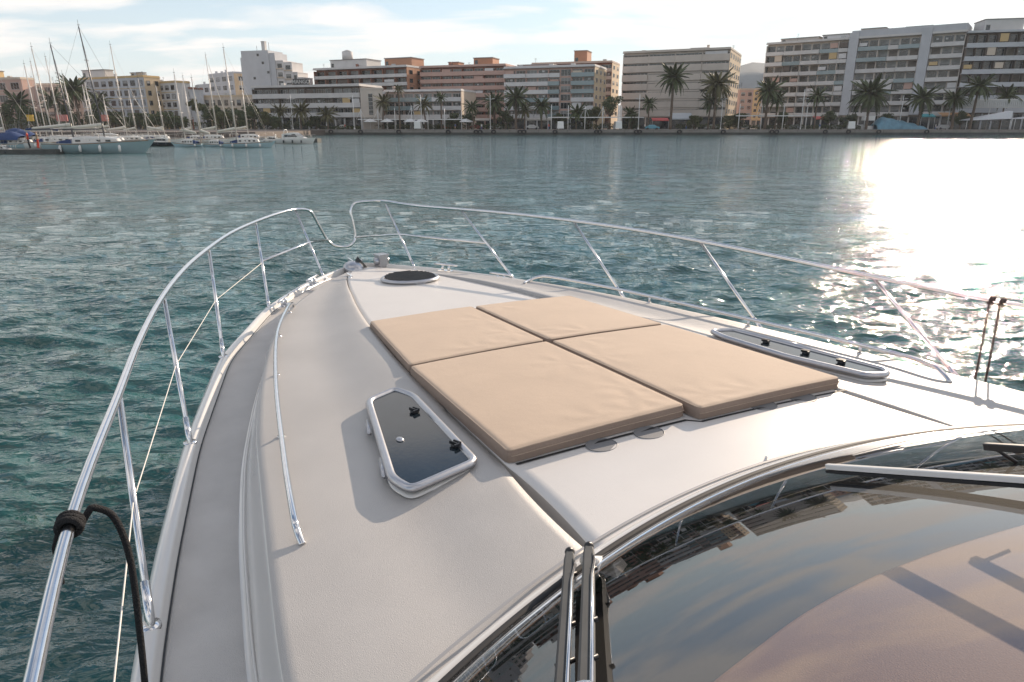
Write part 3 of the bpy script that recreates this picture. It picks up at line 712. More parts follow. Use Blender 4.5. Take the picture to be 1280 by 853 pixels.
# ================================================================== HARBOUR TOWN
CP, SP = math.cos(PITCH), math.sin(PITCH)
def gx(px, Y, py=HOR):                         # world X of a pixel column at distance Y
    d = px_ray(px, py); return d.x / d.y * Y
def gz2(py, Y): d = px_ray(640, py); return CAM_H + d.z / d.y * Y
GZ = 1.35                                      # promenade level
def cm(n, c, r=.8, var=.08, vs=.25, **k): M[n] = mat(n, c, r, var=var, vscale=vs, **k); return M[n]
cm('stone', (.25, .23, .21), .85, .15, .5, bump=.6, bscale=2); cm('stoned', (.07, .075, .07), .8, .3, .6)
cm('paving', (.30, .26, .235), .9, .15, .3)
cm('asphalt', (.055, .055, .058), .9, .2, .3)
cm('wwhite', (.64, .62, .61)); cm('wgrey', (.58, .56, .54)); cm('wpink', (.52, .40, .36)); cm('wcream', (.60, .50, .40)); cm('wbeige', (.50, .40, .33))
cm('wbrick', (.44, .22, .13)); cm('wblue', (.48, .49, .51)); cm('wochre', (.56, .40, .20)); cm('wtile', (.26, .11, .07)); cm('wconc', (.55, .485, .425)); cm('wsand', (.58, .45, .30))
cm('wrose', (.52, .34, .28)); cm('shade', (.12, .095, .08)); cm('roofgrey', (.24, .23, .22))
def winmat(n, c, r=.12):
    m = mat(n, c, r, var=.35, vscale=.7, spec=.7); M[n] = m
winmat('pane', (.014, .022, .028)); winmat('panel_teal', (.10, .17, .18)); winmat('blind', (.24, .24, .23), .6); winmat('curtain', (.13, .11, .09), .7)
M['frame'] = mat('window_frame', (.50, .50, .49), .4); M['framed'] = mat('window_frame_dark', (.10, .085, .07), .5)
M['railing'] = mat('balcony_glass', (.20, .27, .29), .15, spec=.7)
def sheet(name, x0, x1, y0, y1, z, m, kind='structure'):
    b = MB(); b.add([(x0, y0, z), (x1, y0, z), (x1, y1, z), (x0, y1, z)], [(0, 1, 2, 3)]); return tag(b.build(name, [m]), kind=kind)
QY = 206.0
# quay wall and ground
b = MB(); b.bx(-175, 1400, QY, QY + .9, .62, GZ, 0); b.bx(-175, 1400, QY + .25, QY + .9, -.6, .62, 1)
for i in range(70): x = -175 + i * 8.3; b.bx(x, x + .08, QY - .03, QY, .64, GZ - .02, 1)
b.bx(-175, 1400, QY - .12, QY + .5, GZ, GZ + .14, 0)
tag(b.build('quay', [M['stone'], M['stoned']]), kind='structure')
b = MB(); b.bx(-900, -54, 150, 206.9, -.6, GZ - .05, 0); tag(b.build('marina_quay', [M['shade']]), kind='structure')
sheet('promenade', -1400, 1400, QY + .5, QY + 16, GZ + .004, M['paving'])
sheet('road', -1400, 1400, QY + 16, QY + 26, GZ - .1, M['asphalt'])
b = MB(); b.bx(-1400, 1400, QY + 15.8, QY + 16.02, GZ - .3, GZ + .03); b.bx(-1400, 1400, QY + 26, QY + 26.25, GZ - .3, GZ + .03); tag(b.build('kerb', [M['stone']]), kind='structure')
b = MB()
for i in range(60): b.bx(-240 + i * 8, -237 + i * 8, QY + 20.9, QY + 21.02, GZ - .1, GZ - .095)
tag(b.build('lane_marking', [M['whitep']]), kind='structure')
sheet('ground', -2500, 2500, QY + 26.2, 9000, GZ - .02, M['paving'])
# hills
def hills():
    b = MB(); nx = 140; rows = []
    for j in range(14):
        r_ = []
        for i in range(nx):
            x = -2000 + 4000 * i / (nx - 1); y = 1150 + j * 75
            env = math.exp(-((x - 420) / 170) ** 2) * 74 + math.exp(-((x - 900) / 400) ** 2) * 96 + 12
            z = env * math.sin(PI * min(1, (j + .2) / 9)) * (1 + .18 * noise.noise(Vector((x / 90, y / 90, 1)))) + 4
            r_.append((x, y, z))
        rows.append(r_)
    b.loft(rows, 0, True, False)
    tag(b.build('hills', [mat('hill_scrub', (.10, .13, .15), .95, var=.25, vscale=.02)]), kind='structure')
hills()

WCACHE = {}
def window_mesh(w, h, style, fr):
    k = (round(w, 2), round(h, 2), style, fr)
    if k in WCACHE: return WCACHE[k]
    b = MB(); t = .07
    b.bx(-w / 2, w / 2, -.05, .06, 0, t, 0); b.bx(-w / 2, w / 2, -.05, .06, h - t, h, 0); b.bx(-w / 2, -w / 2 + t, -.05, .06, t, h - t, 0); b.bx(w / 2 - t, w / 2, -.05, .06, t, h - t, 0)
    nm = max(1, int(w / 1.3))
    for i in range(1, nm + 1 if nm > 1 else 1): x = -w / 2 + w * i / (nm + 1); b.bx(x - .03, x + .03, -.03, .05, t, h - t, 0)
    zz = h - t
    if style in (1, 3): zz = t + (h - 2 * t) * (.45 if style == 1 else .0)
    if zz > t + .02: b.bx(-w / 2 + t, w / 2 - t, .02, .04, t, zz, 1)
    if zz < h - t - .01: b.bx(-w / 2 + t, w / 2 - t, -.02, .01, zz, h - t, 2)
    me = b.mesh('window', [M[fr], M['pane'], M['blind'] if style != 3 else M['curtain']]); WCACHE[k] = me; return me
NWIN = [0]
def building(name, label, pxa, Ya, pxb, Yb, top, depth, floors, bays, wall, style='band', band='wwhite', setb=1.3, gf=3.6, roofs=(), seed=1, side_wall=None, side_bays=0, fins=1, fr='frame', par=.95, fscale=1.0, winw=.86, groups=None, cat='building', teal=.0, side_floor0=0, cols_px=()):
    rnd = random.Random(seed)
    xa, xb = gx(pxa, Ya), gx(pxb, Yb); a = Vector((xa, Ya, 0)); bb = Vector((xb, Yb, 0)); d = bb - a; Wd = d.length; rz = math.atan2(d.y, d.x)
    H_ = gz2(top, Ya) - GZ
    root = empty(name, (xa, Ya, GZ), rz, label, cat)
    s = setb if style == 'band' else 0
    b = MB(); b.bx(0, Wd, s, depth, -.2, H_ - .3, 0); b.bx(-.15, Wd + .15, -.1, depth + .1, H_ - .3, H_, 1)
    for x0, x1 in ((0, Wd), ): b.bx(x0, x1, -.05, .12, H_, H_ + .35, 1); b.bx(x0, x0 + .2, .12, depth, H_, H_ + .35, 1); b.bx(x1 - .2, x1, .12, depth, H_, H_ + .35, 1)
    b.build('wall', [M[wall], M[band]], root)
    if side_wall: b = MB(); b.bx(Wd, Wd + .06, .1, depth - .1, 0, H_ - .32, 0); b.build('side_wall', [M[side_wall]], root)
    fh = (H_ - gf - .5) / floors; bw = Wd / bays
    # ground floor: dark shop fronts with piers
    b = MB(); b.bx(.1, Wd - .1, s - .02, s - .005, .1, gf - .5, 0); b.build('shop_front', [M['pane']], root)
    b = MB(); b.bx(-.22, .22, s - .35, s - .02, 0, gf - .45, 0); pm = b.mesh('pier', [M[band]])
    for i in range(bays + 1): link('pier', pm, root, (min(Wd - .25, max(.25, i * bw)), 0, 0))
    for k in range(floors):
        z = gf + k * fh
        if style == 'band':
            gps = groups or [(0, bays)]
            for (g0, g1) in gps:
                b = MB(); x0, x1 = g0 * bw + .04, g1 * bw - .04; off = rnd.uniform(-.5, .1) if groups else 0
                b.bx(x0, x1, off, s, z - .22, z, 0); b.bx(x0, x1, off, off + .12, z, z + par, 0)
                if setb > .6: b.bx(x0, x0 + .12, off + .12, s, z, z + par, 0); b.bx(x1 - .12, x1, off + .12, s, z, z + par, 0)
                b.build('balcony', [M[band] if rnd.random() > teal else M['railing']], root)
            if fins:
                if k == 0: b = MB(); b.bx(-.12, .12, .15, s, 0, fh - .22, 0); dm = b.mesh('dividing_wall', [M[wall]])
                for i in range(0, bays + 1, fins): link('dividing_wall', dm, root, (min(Wd - .12, max(.12, i * bw)), 0, z))
        for i in range(bays):
            st = rnd.choice([0, 0, 0, 1, 2, 3, 1]); ww = bw * winw if style == 'band' else bw * winw * .7
            hh = fh - .55 if style == 'band' else fh * .55
            zz = z + .15 if style == 'band' else z + fh * .25
            if style == 'band' and rnd.random() < .14:
                b = MB(); b.bx(0, bw * .8, 0, .08, 0, fh * rnd.choice([.3, .45, .6])); link('sun_blind', b.mesh('sun_blind', [M[rnd.choice(['wcream', 'wrose', 'wwhite', 'wochre', 'shade', 'wwhite'])]]), root, (i * bw + bw * .1, rnd.choice([.14, .3]), z + fh * .36))
            if style == 'band' and rnd.random() < .10:
                b = MB(); b.bx(-.35, .35, 0, .3, 0, .5); b.build('air_conditioner', [M['frame']], root, (i * bw + bw * rnd.uniform(.25, .75), max(.2, s - .36), z + fh * .55))
            link('window', window_mesh(ww, hh * fscale, st, fr), root, (i * bw + bw / 2, s - .04 if style == 'band' else -.02, zz)); NWIN[0] += 1
        if style == 'punch':
            b = MB()
            b.bx(0, Wd, -.10, .0, z - .1, z + .08, 0); b.build('string_course', [M[band]], root)
        for j in range(side_bays):
            if k < side_floor0: continue
            o = link('window', window_mesh(depth / side_bays * .4, fh * .5, rnd.choice([0, 1, 2]), fr), root, (Wd + .10, depth * (j + .5) / side_bays, z + fh * .25), PI / 2); NWIN[0] += 1
    for (x0, x1, y0, y1, hh, mt) in roofs:
        b = MB(); b.bx(x0 * Wd, x1 * Wd, y0 * depth, y1 * depth, H_ + .002, H_ + hh, 0); b.bx(x0 * Wd - .2, x1 * Wd + .2, y0 * depth - .2, y1 * depth + .2, H_ + hh, H_ + hh + .25, 1)
        b.bx(x0 * Wd + .4, x0 * Wd + 1.5, y0 * depth - .03, y0 * depth, H_ + .2, H_ + min(2, hh * .8), 2); b.build('penthouse', [M[mt], M['roofgrey'], M['pane']], root)
    # rooftop clutter: aerials, flues, tanks
    for q in range(max(2, int(Wd / 7))):
        b = MB(); x, y = rnd.uniform(.5, Wd - .5), rnd.uniform(.6, depth * .7); kind = rnd.random()
        if kind < .45:
            h_ = rnd.uniform(1.5, 3.2); b.tube([(x, y, H_), (x, y, H_ + h_)], .04, 5)
            for zz in (.7, .85, .97): b.bx(x - .5, x + .5, y - .02, y + .02, H_ + h_ * zz, H_ + h_ * zz + .04)
            b.build('aerial', [M['greyp']], root)
        elif kind < .75: b.bx(x, x + .7, y, y + .7, H_, H_ + 1.3); b.bx(x - .08, x + .78, y - .08, y + .78, H_ + 1.3, H_ + 1.42); b.build('chimney', [M[wall]], root)
        else: b.bx(x, x + 1.3, y, y + .8, H_ + .1, H_ + 1.0); b.build('air_conditioner', [M['frame']], root)
    return root, Wd, H_, fh, gf

building('apartment_building', 'pink terraced house at the far left edge, half hidden by palms', -60, 236, 37, 228, 100, 5, 3, 6, 'wrose', 'punch', 'wcream', seed=2, side_wall='wrose', roofs=((.55, .72, .2, .5, 2.2, 'wochre'), (.1, .3, .2, .6, 1.6, 'wcream')))
building('apartment_building', 'beige block half seen between the leaning masts and palms', 30, 262, 118, 256, 106, 10, 4, 8, 'wbeige', 'punch', 'wcream', seed=31, fr='framed')
building('town_house', 'old pale townhouse with ochre cornice behind the leaning masts', 108, 246, 188, 232, 99, 6, 4, 9, 'wblue', 'punch', 'wochre', seed=3, side_wall='wsand', side_bays=2, fr='framed', roofs=((.0, .36, .3, .8, 2.6, 'wwhite'), (.75, .9, .3, .6, 1.2, 'wcream')))
building('town_house', 'lower pale townhouse right of the one with ochre cornice', 198, 240, 226, 232, 104, 5, 4, 4, 'wgrey', 'punch', 'wochre', seed=4, fr='framed')
building('town_house', 'narrow grey blue house between masts with brown roof wall', 227, 238, 243, 235, 111, 5, 3, 2, 'wblue', 'punch', 'wtile', seed=5, fr='framed')
building('terrace_building', 'long low cream terrace in sun behind the right group of masts', 243, 242, 322, 236, 121, 7, 2, 10, 'wcream', 'punch', 'wsand', seed=6, fr='framed', gf=3.4)
building('apartment_building', 'grey blue block rising behind the low cream terrace', 268, 300, 299, 285, 94, 12, 5, 4, 'wblue', 'punch', 'wblue', seed=7, side_wall='wsand', side_bays=2)
building('apartment_building', 'small pale block just left of the tall blind grey wall', 252, 330, 268, 322, 107, 14, 4, 2, 'wblue', 'punch', 'wblue', seed=8)
# blank grey tower with sunlit window wall
def blank_tower():
    Y = 262; xa, xb, xc = gx(311, Y), gx(347, Y), gx(357, Y)
    zt = gz2(64, Y) - GZ; root = empty('tower_block', (xa, Y, GZ), R(-16), 'tall block with blank grey gable and stepped sunlit window wall', 'building')
    w = xb - xa + .5; b = MB(); b.bx(0, w, 0, 9, 0, zt); b.bx(-.5, 0, 0, 8.6, 0, zt - 2.2); b.bx(w, w + 2.3, .4, 8, 0, zt - .9); b.build('wall', [M['wblue']], root)
    for (fx, fz) in ((.62, .93), (.78, .83), (.95, .71), (.42, .64), (.25, .3)):
        link('window', window_mesh(.9, .8, 0, 'framed'), root, (fx * w, -.03, fz * zt))
    steps = [(w + 2.3, w + 5.2, zt - 3.6), (w + 5.2, w + 8.4, zt - 4.2), (w + 8.4, w + 10.2, zt - 7.5), (w + 10.2, w + 12, zt - 9.2)]
    for i, (x0, x1, z) in enumerate(steps):
        b = MB(); b.bx(x0, x1, .8 + i * .3, 8, 0, z); b.bx(x0 - .1, x1 + .1, .6 + i * .3, 8, z, z + .25); b.build('stair_tower', [M['wwhite']], root)
        k = 0
        while z - 2.4 - k * 2.9 > 8:
            link('window', window_mesh((x1 - x0) * .6, 1.4, k % 3, 'framed'), root, ((x0 + x1) / 2, .8 + i * .3 - .03, z - 2.2 - k * 2.9)); 
            b = MB(); b.bx(x0 + .1, x1 - .1, .8 + i * .3 - .5, .8 + i * .3, z - 2.6 - k * 2.9, z - 2.3 - k * 2.9); b.build('balcony', [M['wcream']], root); k += 1
    b = MB(); b.bx(w * .66, w * .78, 2, 3.2, zt, zt + 3.0); b.bx(w * .65, w * .79, 1.9, 3.3, zt + 3.0, zt + 3.2); b.build('chimney', [M['wgrey']], root)
    for fx, hh in ((.45, 1.8), (.9, 2.8)):
        b = MB(); b.tube([(fx * w, 2.5, zt), (fx * w, 2.5, zt + hh)], .06, 6); b.build('aerial', [M['greyp']], root)
blank_tower()
r5, W5, H5, f5, g5 = building('apartment_building', 'low wide block with continuous pale balcony bands and black rooftop sign', 319, 228, 452, 216, 109, 14, 3, 12, 'shade', 'band', 'wgrey', seed=9, roofs=(), fins=3, par=1.15, side_wall=None, gf=3.8)
# rooftop sign
sg = empty('rooftop_sign', (gx(371, 224), 224, GZ + H5 + .4), R(-10), 'black rooftop sign with pale capital letters above the banded block', 'sign')
wS = gx(391, 224) - gx(370, 224); b = MB(); b.bx(0, wS, 0, .3, 0, 1.75); 
b.build('sign_board', [M['blackp']], sg)
b = MB(); b.bx(.3, .4, .3, 1.2, -.4, 1.2); b.bx(wS - .4, wS - .3, .3, 1.2, -.4, 1.2); b.build('sign_bracket', [M['greyp']], sg)
fc = bpy.data.curves.new('lettering', 'FONT'); fc.body = 'MANGO'; fc.size = 1.55; fc.extrude = .04; fc.align_x = 'CENTER'; fc.align_y = 'CENTER'; fc.space_character = .98; fc.offset = .012
fo = bpy.data.objects.new('lettering_tmp', fc); col.objects.link(fo); bpy.context.view_layer.update()
me = bpy.data.meshes.new_from_object(fo.evaluated_get(bpy.context.evaluated_depsgraph_get())); me.name = 'lettering'; bpy.data.objects.remove(fo)
me.materials.clear(); me.materials.append(M['frame']); lo = link('lettering', me, sg, (wS / 2, -.05, .86)); lo.rotation_euler = (PI / 2, 0, 0)
# white blank wall block with window slit
Yw = 213; xa, xb = gx(453, Yw), gx(480, Yw); zt = gz2(112, Yw) - GZ
ro = empty('gable_building', (xa, Yw, GZ), R(14), 'blank pale end block with a dark vertical window strip', 'building')
b = MB(); b.bx(0, xb - xa, 0, 12, 3.4, zt); b.bx(0, xb - xa + .3, -.1, 12, zt, zt + .5); b.bx(.4, xb - xa - .4, .6, 12, 0, 3.4); b.build('wall', [M['wconc']], ro)
b = MB(); b.bx(2.2, 3.4, -.04, 0, 4.2, zt - 1.2, 0)
for k in range(7): b.bx(2.15, 3.45, -.08, -.02, 4.4 + k * 1.15, 4.5 + k * 1.15, 1)
b.build('window_strip', [M['pane'], M['frame']], ro)
rb, Wb, Hb, fb, gb = building('apartment_building', 'tall dark framed block with overhanging roof terrace and brick end wall', 397, 262, 511, 246, 87, 16, 6, 8, 'wtile', 'band', 'wgrey', seed=10, side_wall='wbrick', side_bays=3, roofs=((.12, .52, .25, .8, 3.0, 'wgrey'), (.70, .98, .3, .8, 2.9, 'wbrick')), fins=1, fr='framed', par=.85, setb=1.8)
b = MB(); b.tube([(Wb * .26, 7, Hb + 3.2), (Wb * .26, 7, Hb + 6)], 1.9, 18); b.tube([(Wb * .26, 7, Hb + 6), (Wb * .26, 7, Hb + 6.6)], [1.9, .5], 18); b.build('water_tank', [M['wgrey']], rb)
building('apartment_building', 'low pink and white three storey block behind the round parasols', 482, 226, 577, 219, 114, 14, 3, 8, 'wpink', 'band', 'wwhite', seed=11, setb=1.0, fins=2, par=1.0, gf=3.4, side_wall='wcream', teal=.3, groups=[(0, 3), (3, 5), (5, 8)])
building('apartment_building', 'orange brick apartment block with banded balconies and box chimneys', 527, 250, 632, 240, 84, 16, 7, 8, 'wtile', 'band', 'wrose', seed=12, setb=1.2, fins=2, par=1.05, roofs=((.58, .80, .3, .7, 2.6, 'wbrick'), (.28, .4, .3, .6, 1.5, 'wbrick')), side_wall='wbrick')
building('apartment_building', 'pale glazed balcony block with a plain rose stair column', 630, 230, 741, 220, 85, 16, 6, 8, 'wrose', 'band', 'wwhite', seed=13, setb=.9, fins=2, par=1.0, side_wall='wsand', side_bays=3, groups=[(0, 2), (2, 4), (4, 5), (6, 8)], teal=.45, gf=3.6, roofs=((.1, .5, .3, .7, .9, 'wrose'),))
building('apartment_building', 'brown roofed block rising behind the pale glazed balcony block', 664, 272, 762, 262, 80, 14, 7, 7, 'wtile', 'band', 'wbeige', seed=14, side_wall='wsand', side_bays=2, roofs=((.50, .66, .3, .8, 4.2, 'wbrick'),), gf=4)
rB, WB_, HB_, fB, gB = building('apartment_building', 'broad beige banded block standing behind the tall thin palm', 775, 240, 905, 226, 66, 26, 7, 4, 'wconc', 'band', 'wconc', seed=15, setb=.9, fins=1, par=1.75, side_wall='wsand', side_bays=5, gf=4.2, winw=.96, groups=[(0, 1), (1, 2), (2, 3), (3, 4)], roofs=((.6, .75, .3, .5, 1.0, 'wgrey'),))
# blank parapet fronts on the middle bays of that block
for i in (1, 2):
    for k in range(5):
        b = MB(); b.bx(i * WB_ / 4 + .1, (i + 1) * WB_ / 4 - .1, .02, .5, gB + k * fB + 1.75 + .12, gB + (k + 1) * fB - .34); b.build('cladding_panel', [M['wconc']], rB)
building('town_house', 'small pinkish house in the gap beside the beige banded block', 921, 262, 938, 262, 112, 12, 4, 2, 'wrose', 'punch', 'wbeige', seed=16)
building('town_house', 'small ochre house in the gap left of the stepped grey block', 932, 300, 958, 296, 112, 12, 5, 4, 'wochre', 'punch', 'wbeige', seed=17)
r7, W7, H7, f7, g7 = building('apartment_building', 'long stepped grey apartment block with staggered balconies right of the hill', 948, 262, 1187, 226, 55, 15, 7, 20, 'wconc', 'band', 'wgrey', seed=18, setb=1.7, fins=4, par=1.0, gf=4.4, teal=.16, groups=[(0, 2), (2, 4), (4, 6), (6, 8), (8, 9), (10, 13), (13, 14), (14, 16), (17, 20)], roofs=((.07, .28, .15, .6, 1.3, 'wconc'), (.30, .44, .15, .6, 1.6, 'wwhite'), (.50, .62, .1, .7, 2.6, 'wconc'), (.72, .84, .1, .7, 2.2, 'wgrey')))
for i in (9, 16): b = MB(); b.bx(i * W7 / 20 + .1, (i + 1) * W7 / 20 - .1, -.3, 1.5, 4.5, H7 + 1.6); b.build('stair_column', [M['wblue']], r7)
# upper step of the right part
b = MB(); b.bx(W7 * .46, W7, .2, 15, H7 + .36, H7 + 2.2); b.build('attic_storey', [M['wblue']], r7)
building('apartment_building', 'grey block with deep dark balconies at the right edge, sloping roof', 1190, 225, 1400, 214, 40, 18, 6, 16, 'shade', 'band', 'wblue', seed=19, setb=1.9, fins=1, par=1.1, gf=5.2, roofs=((.10, .33, .1, .6, 3.4, 'wgrey'),), fr='frame')
# tower glimpses and far low blocks fill the line behind
building('apartment_building', 'distant pale block seen low behind the gap by the hill', 915, 420, 945, 420, 125, 14, 4, 6, 'wpink', 'punch', 'wbeige', seed=20)

# ---- palms
cm('bark', (.13, .095, .07), .95, .25, 3, bump=1, bscale=6)
def leafmat(n, a, b2):
    m = mat(n, a, .6, var=0, vscale=.9, c2=b2, spec=.3); t = m.node_tree; bs = t.nodes['Principled BSDF']
    M[n] = m
leafmat('frond', (.035, .055, .022), (.085, .105, .04)); leafmat('frondy', (.07, .07, .03), (.13, .12, .05)); leafmat('frondb', (.12, .085, .04), (.16, .12, .06))
leafmat('leaf', (.022, .045, .018), (.07, .10, .035)); leafmat('leafb', (.05, .06, .02), (.11, .12, .045))
def frond_mesh(L, droop, w, mt, seed):
    rnd = random.Random(seed); b = MB(); n = 9; P = []
    for i in range(n + 1):
        t = i / n; P.append(Vector((L * (t - .12 * droop * t * t), 0, L * (.16 * t - droop * .62 * t ** 2.1))))
    b.tube(P, [.045 * (1 - .8 * i / n) for i in range(n + 1)], 4)
    for i in range(1, 2 * n + 1):
        t = i / (2 * n + .3); k = min(n - 1, int(t * n)); p = P[k].lerp(P[k + 1], t * n - k); tn = (P[k + 1] - P[k]).normalized()
        ll = w * (math.sin(PI * min(1, t * .9 + .12)) ** .6) * rnd.uniform(.85, 1.1)
        for s in (1, -1):
            d = (Vector((0, s, 0)) * .95 + tn * .55 + Vector((0, 0, -.35 - .3 * t))).normalized() * ll; wd = tn * .14
            b.add([p - wd, p + wd, p + d * .6 + wd * .7, p + d, p + d * .6 - wd * .7], [(0, 1, 2, 4), (4, 2, 3)], 0)
    return b.mesh('frond', [M[mt]])
FR = {mt: [frond_mesh(3.4, dr, .55, mt, i) for i, dr in enumerate((.25, .6, .95, 1.3))] for mt in ('frond', 'frondy')}
def palm_proto(mt, nf, seed):
    return mt, nf, seed
def palm(px, Y, pytop, pyw, label, mt='frond', nf=34, group='palms along the promenade', base=GZ, trunk_r=.24, seed=0, lean=0):
    """pytop: pixel row of crown centre; pyw: crown half width in pixels"""
    rnd = random.Random(seed * 31 + int(px)); lean = lean or rnd.uniform(-.7, .7); x = gx(px, Y) ; zc_ = gz2(pytop, Y); h = max(1.2, zc_ - base); rad = pyw / 895 * Y
    root = empty('palm_tree', (x, Y, base), rnd.random() * 6, label, 'palm', group)
    b = MB(); n = 10; P = [(lean * (i / n) ** 2 + .06 * math.sin(i), 0, h * i / n - .1) for i in range(n + 1)]
    b.tube(P, [trunk_r * (1.25 - .35 * i / n + .07 * (i % 2)) for i in range(n + 1)], 8)
    b.ball((lean, 0, h - .05), (trunk_r * 1.9, trunk_r * 1.9, .55), n=8, m=5); b.build('trunk', [M['bark']], root)
    for i in range(nf):
        q = i / nf; el = 1.25 - 1.95 * q ** .8; var = 0 if q < .25 else (1 if q < .5 else (2 if q < .8 else 3))
        o = link('frond', FR[mt][var], root, (lean, 0, h + .1)); a = i * 2.39996 + rnd.uniform(-.2, .2)
        o.rotation_euler = (rnd.uniform(-.3, .3), -el * .72, a); s = rad / 2.55 * rnd.uniform(.7, 1.15); o.scale = (s, s, s)
    return root
PL = [ (26, 224, 128, 16, 'bushy palm at the far left edge in front of the pink house', 'frond', 44), (100, 214, 112, 19, 'big dark palm in front of the old pale townhouse, left end', 'frond', 50),
 (72, 222, 124, 14, 'dark palm between the leaning masts and pink house', 'frond', 40), (127, 216, 128, 15, 'dark low palm below the ochre cornice', 'frond', 40),
 (376, 210, 139, 13, 'yellowish bushy palm in front of the banded block, left one', 'frondy', 40), (410, 210, 144, 12, 'short yellowish palm in front of the banded block, right one', 'frondy', 40),
 (412, 222, 127, 11, 'dark palm crown against the banded balconies', 'frond', 30), (350, 214, 140, 10, 'low palm left end of the banded block', 'frondy', 30),
 (479, 211, 128, 11, 'palm in front of the blank pale wall', 'frondy', 36), (500, 209, 112, 7, 'tall slim palm with a small pale crown', 'frondy', 26),
 (532, 211, 131, 11, 'palm in front of the pink and white block, left', 'frondy', 34), (552, 213, 123, 8, 'dark slim palm beside the pink and white block', 'frond', 26),
 (592, 210, 134, 11, 'palm before the rounded end of the pink block', 'frond', 32), (618, 216, 128, 15, 'dense dark palm between orange and pale blocks', 'frond', 44),
 (645, 209, 123, 16, 'large spreading palm in front of the pale glazed block', 'frond', 40), (656, 212, 138, 11, 'lower palm under the large spreading one', 'frondy', 34),
 (677, 213, 133, 13, 'thick dark palm with skirt of dead leaves by the pale block', 'frond', 50), (720, 212, 141, 12, 'low wide palm left of the round tree', 'frond', 36),
 (838, 209, 97, 17, 'tallest thin palm in front of the beige banded block', 'frond', 60), (810, 212, 130, 10, 'small palm left of the tallest thin one', 'frond', 32),
 (892, 211, 106, 19, 'wide palm at the right end of the beige banded block', 'frondy', 56), (885, 214, 128, 13, 'lower palm under the wide one by the beige block', 'frond', 40),
 (786, 213, 143, 10, 'low palm behind the pergola, left of the beige block', 'frond', 30),
 (956, 210, 114, 17, 'broad dark palm at the left end of the grey block', 'frond', 54), (969, 214, 124, 13, 'smaller palm just right of the broad dark one', 'frond', 36),
 (1018, 212, 120, 13, 'palm in front of the grey block, second from its left end', 'frond', 34), (1083, 210, 118, 22, 'widest dark palm in front of the grey block', 'frond', 70),
 (1147, 209, 123, 18, 'drooping palm right of the blue tarpaulin', 'frond', 46), (1190, 211, 124, 15, 'palm between the two grey blocks', 'frond', 40), (1213, 208, 108, 17, 'tall palm in front of the right edge block', 'frond', 46), (1250, 214, 120, 14, 'palm at far right behind the white tent', 'frond', 36)]
for i, p in enumerate(PL): palm(*p, seed=i, trunk_r=.32 if p[3] > 14 else .2)
def tree(px, Y, top, hw, label, mt='leaf', seed=0, cat='tree', group='round trees along the promenade', nleaf=1500):
    rnd = random.Random(seed); x = gx(px, Y); zt = gz2(top, Y) - GZ; rad = hw / 895 * Y
    root = empty('round_tree', (x, Y, GZ), 0, label, cat, group)
    b = MB(); h = max(.8, zt - 2 * rad * .85)
    b.tube([(0, 0, -.1), (.1, 0, h * .6), (0, .1, h + rad * .5)], [.3, .2, .12], 7)
    for k in range(5): a = k * 1.3; b.tube([(0, .05, h * .8), (math.cos(a) * rad * .5, math.sin(a) * rad * .5, h + rad * rnd.uniform(.5, 1))], [.12, .04], 5)
    b.build('trunk', [M['bark']], root)
    cl = [(Vector((rnd.gauss(0, .42) * rad, rnd.gauss(0, .42) * rad, h + rad * rnd.uniform(.25, 1.5))), rad * rnd.uniform(.3, .52)) for _ in range(13)]
    b = MB()
    for i in range(nleaf):
        c, r = cl[i % 13]; d = Vector((rnd.gauss(0, 1), rnd.gauss(0, 1), rnd.gauss(0, 1))).normalized() * r * rnd.random() ** .35; p = c + d
        if p.z > zt: p.z = zt - rnd.random() * .5
        s = rnd.uniform(.16, .34); u = Vector((rnd.gauss(0, 1), rnd.gauss(0, 1), rnd.gauss(0, 1))).normalized(); v = u.orthogonal().normalized()
        b.add([p - u * s, p + v * s * .6, p + u * s, p - v * s * .6], [(0, 1, 2, 3)], 0 if rnd.random() < .7 else 1)
    b.build('crown', [M[mt], M['leafb']], root)
TR = [(762, 214, 120, 13, 'round dark tree right of the sunlit end wall'), (745, 218, 134, 10, 'smaller tree left of the round dark one', 'leafb'), (268, 214, 128, 12, 'green street tree behind right group of masts'), (248, 212, 124, 8, 'slim light green tree by the narrow blue house', 'leafb'),
 (290, 215, 135, 10, 'dark street tree behind the tallest right mast'), (318, 213, 128, 12, 'green tree at left end of the banded block'), (330, 211, 140, 9, 'low tree beside the banded block corner', 'leafb'), (8, 220, 130, 14, 'dark tree at left edge'),
 (55, 219, 138, 12, 'dark tree below the leaning masts'), (150, 218, 140, 12, 'dark tree before the townhouse, left'), (175, 216, 142, 12, 'dark tree before the townhouse, right'), (205, 216, 140, 12, 'dark tree under the lower townhouse'), (228, 214, 145, 8, 'small tree under the narrow blue house'),
 (925, 216, 142, 10, 'bush like tree in the gap beside the hill', 'leafb'), (868, 212, 145, 8, 'round shrub tree by the cafe awning', 'leafb'), (1035, 216, 138, 9, 'dark tree behind the leaning mast'), (566, 216, 142, 9, 'dark tree behind the parasols'), (700, 216, 142, 8, 'dark tree behind the white kiosk')]
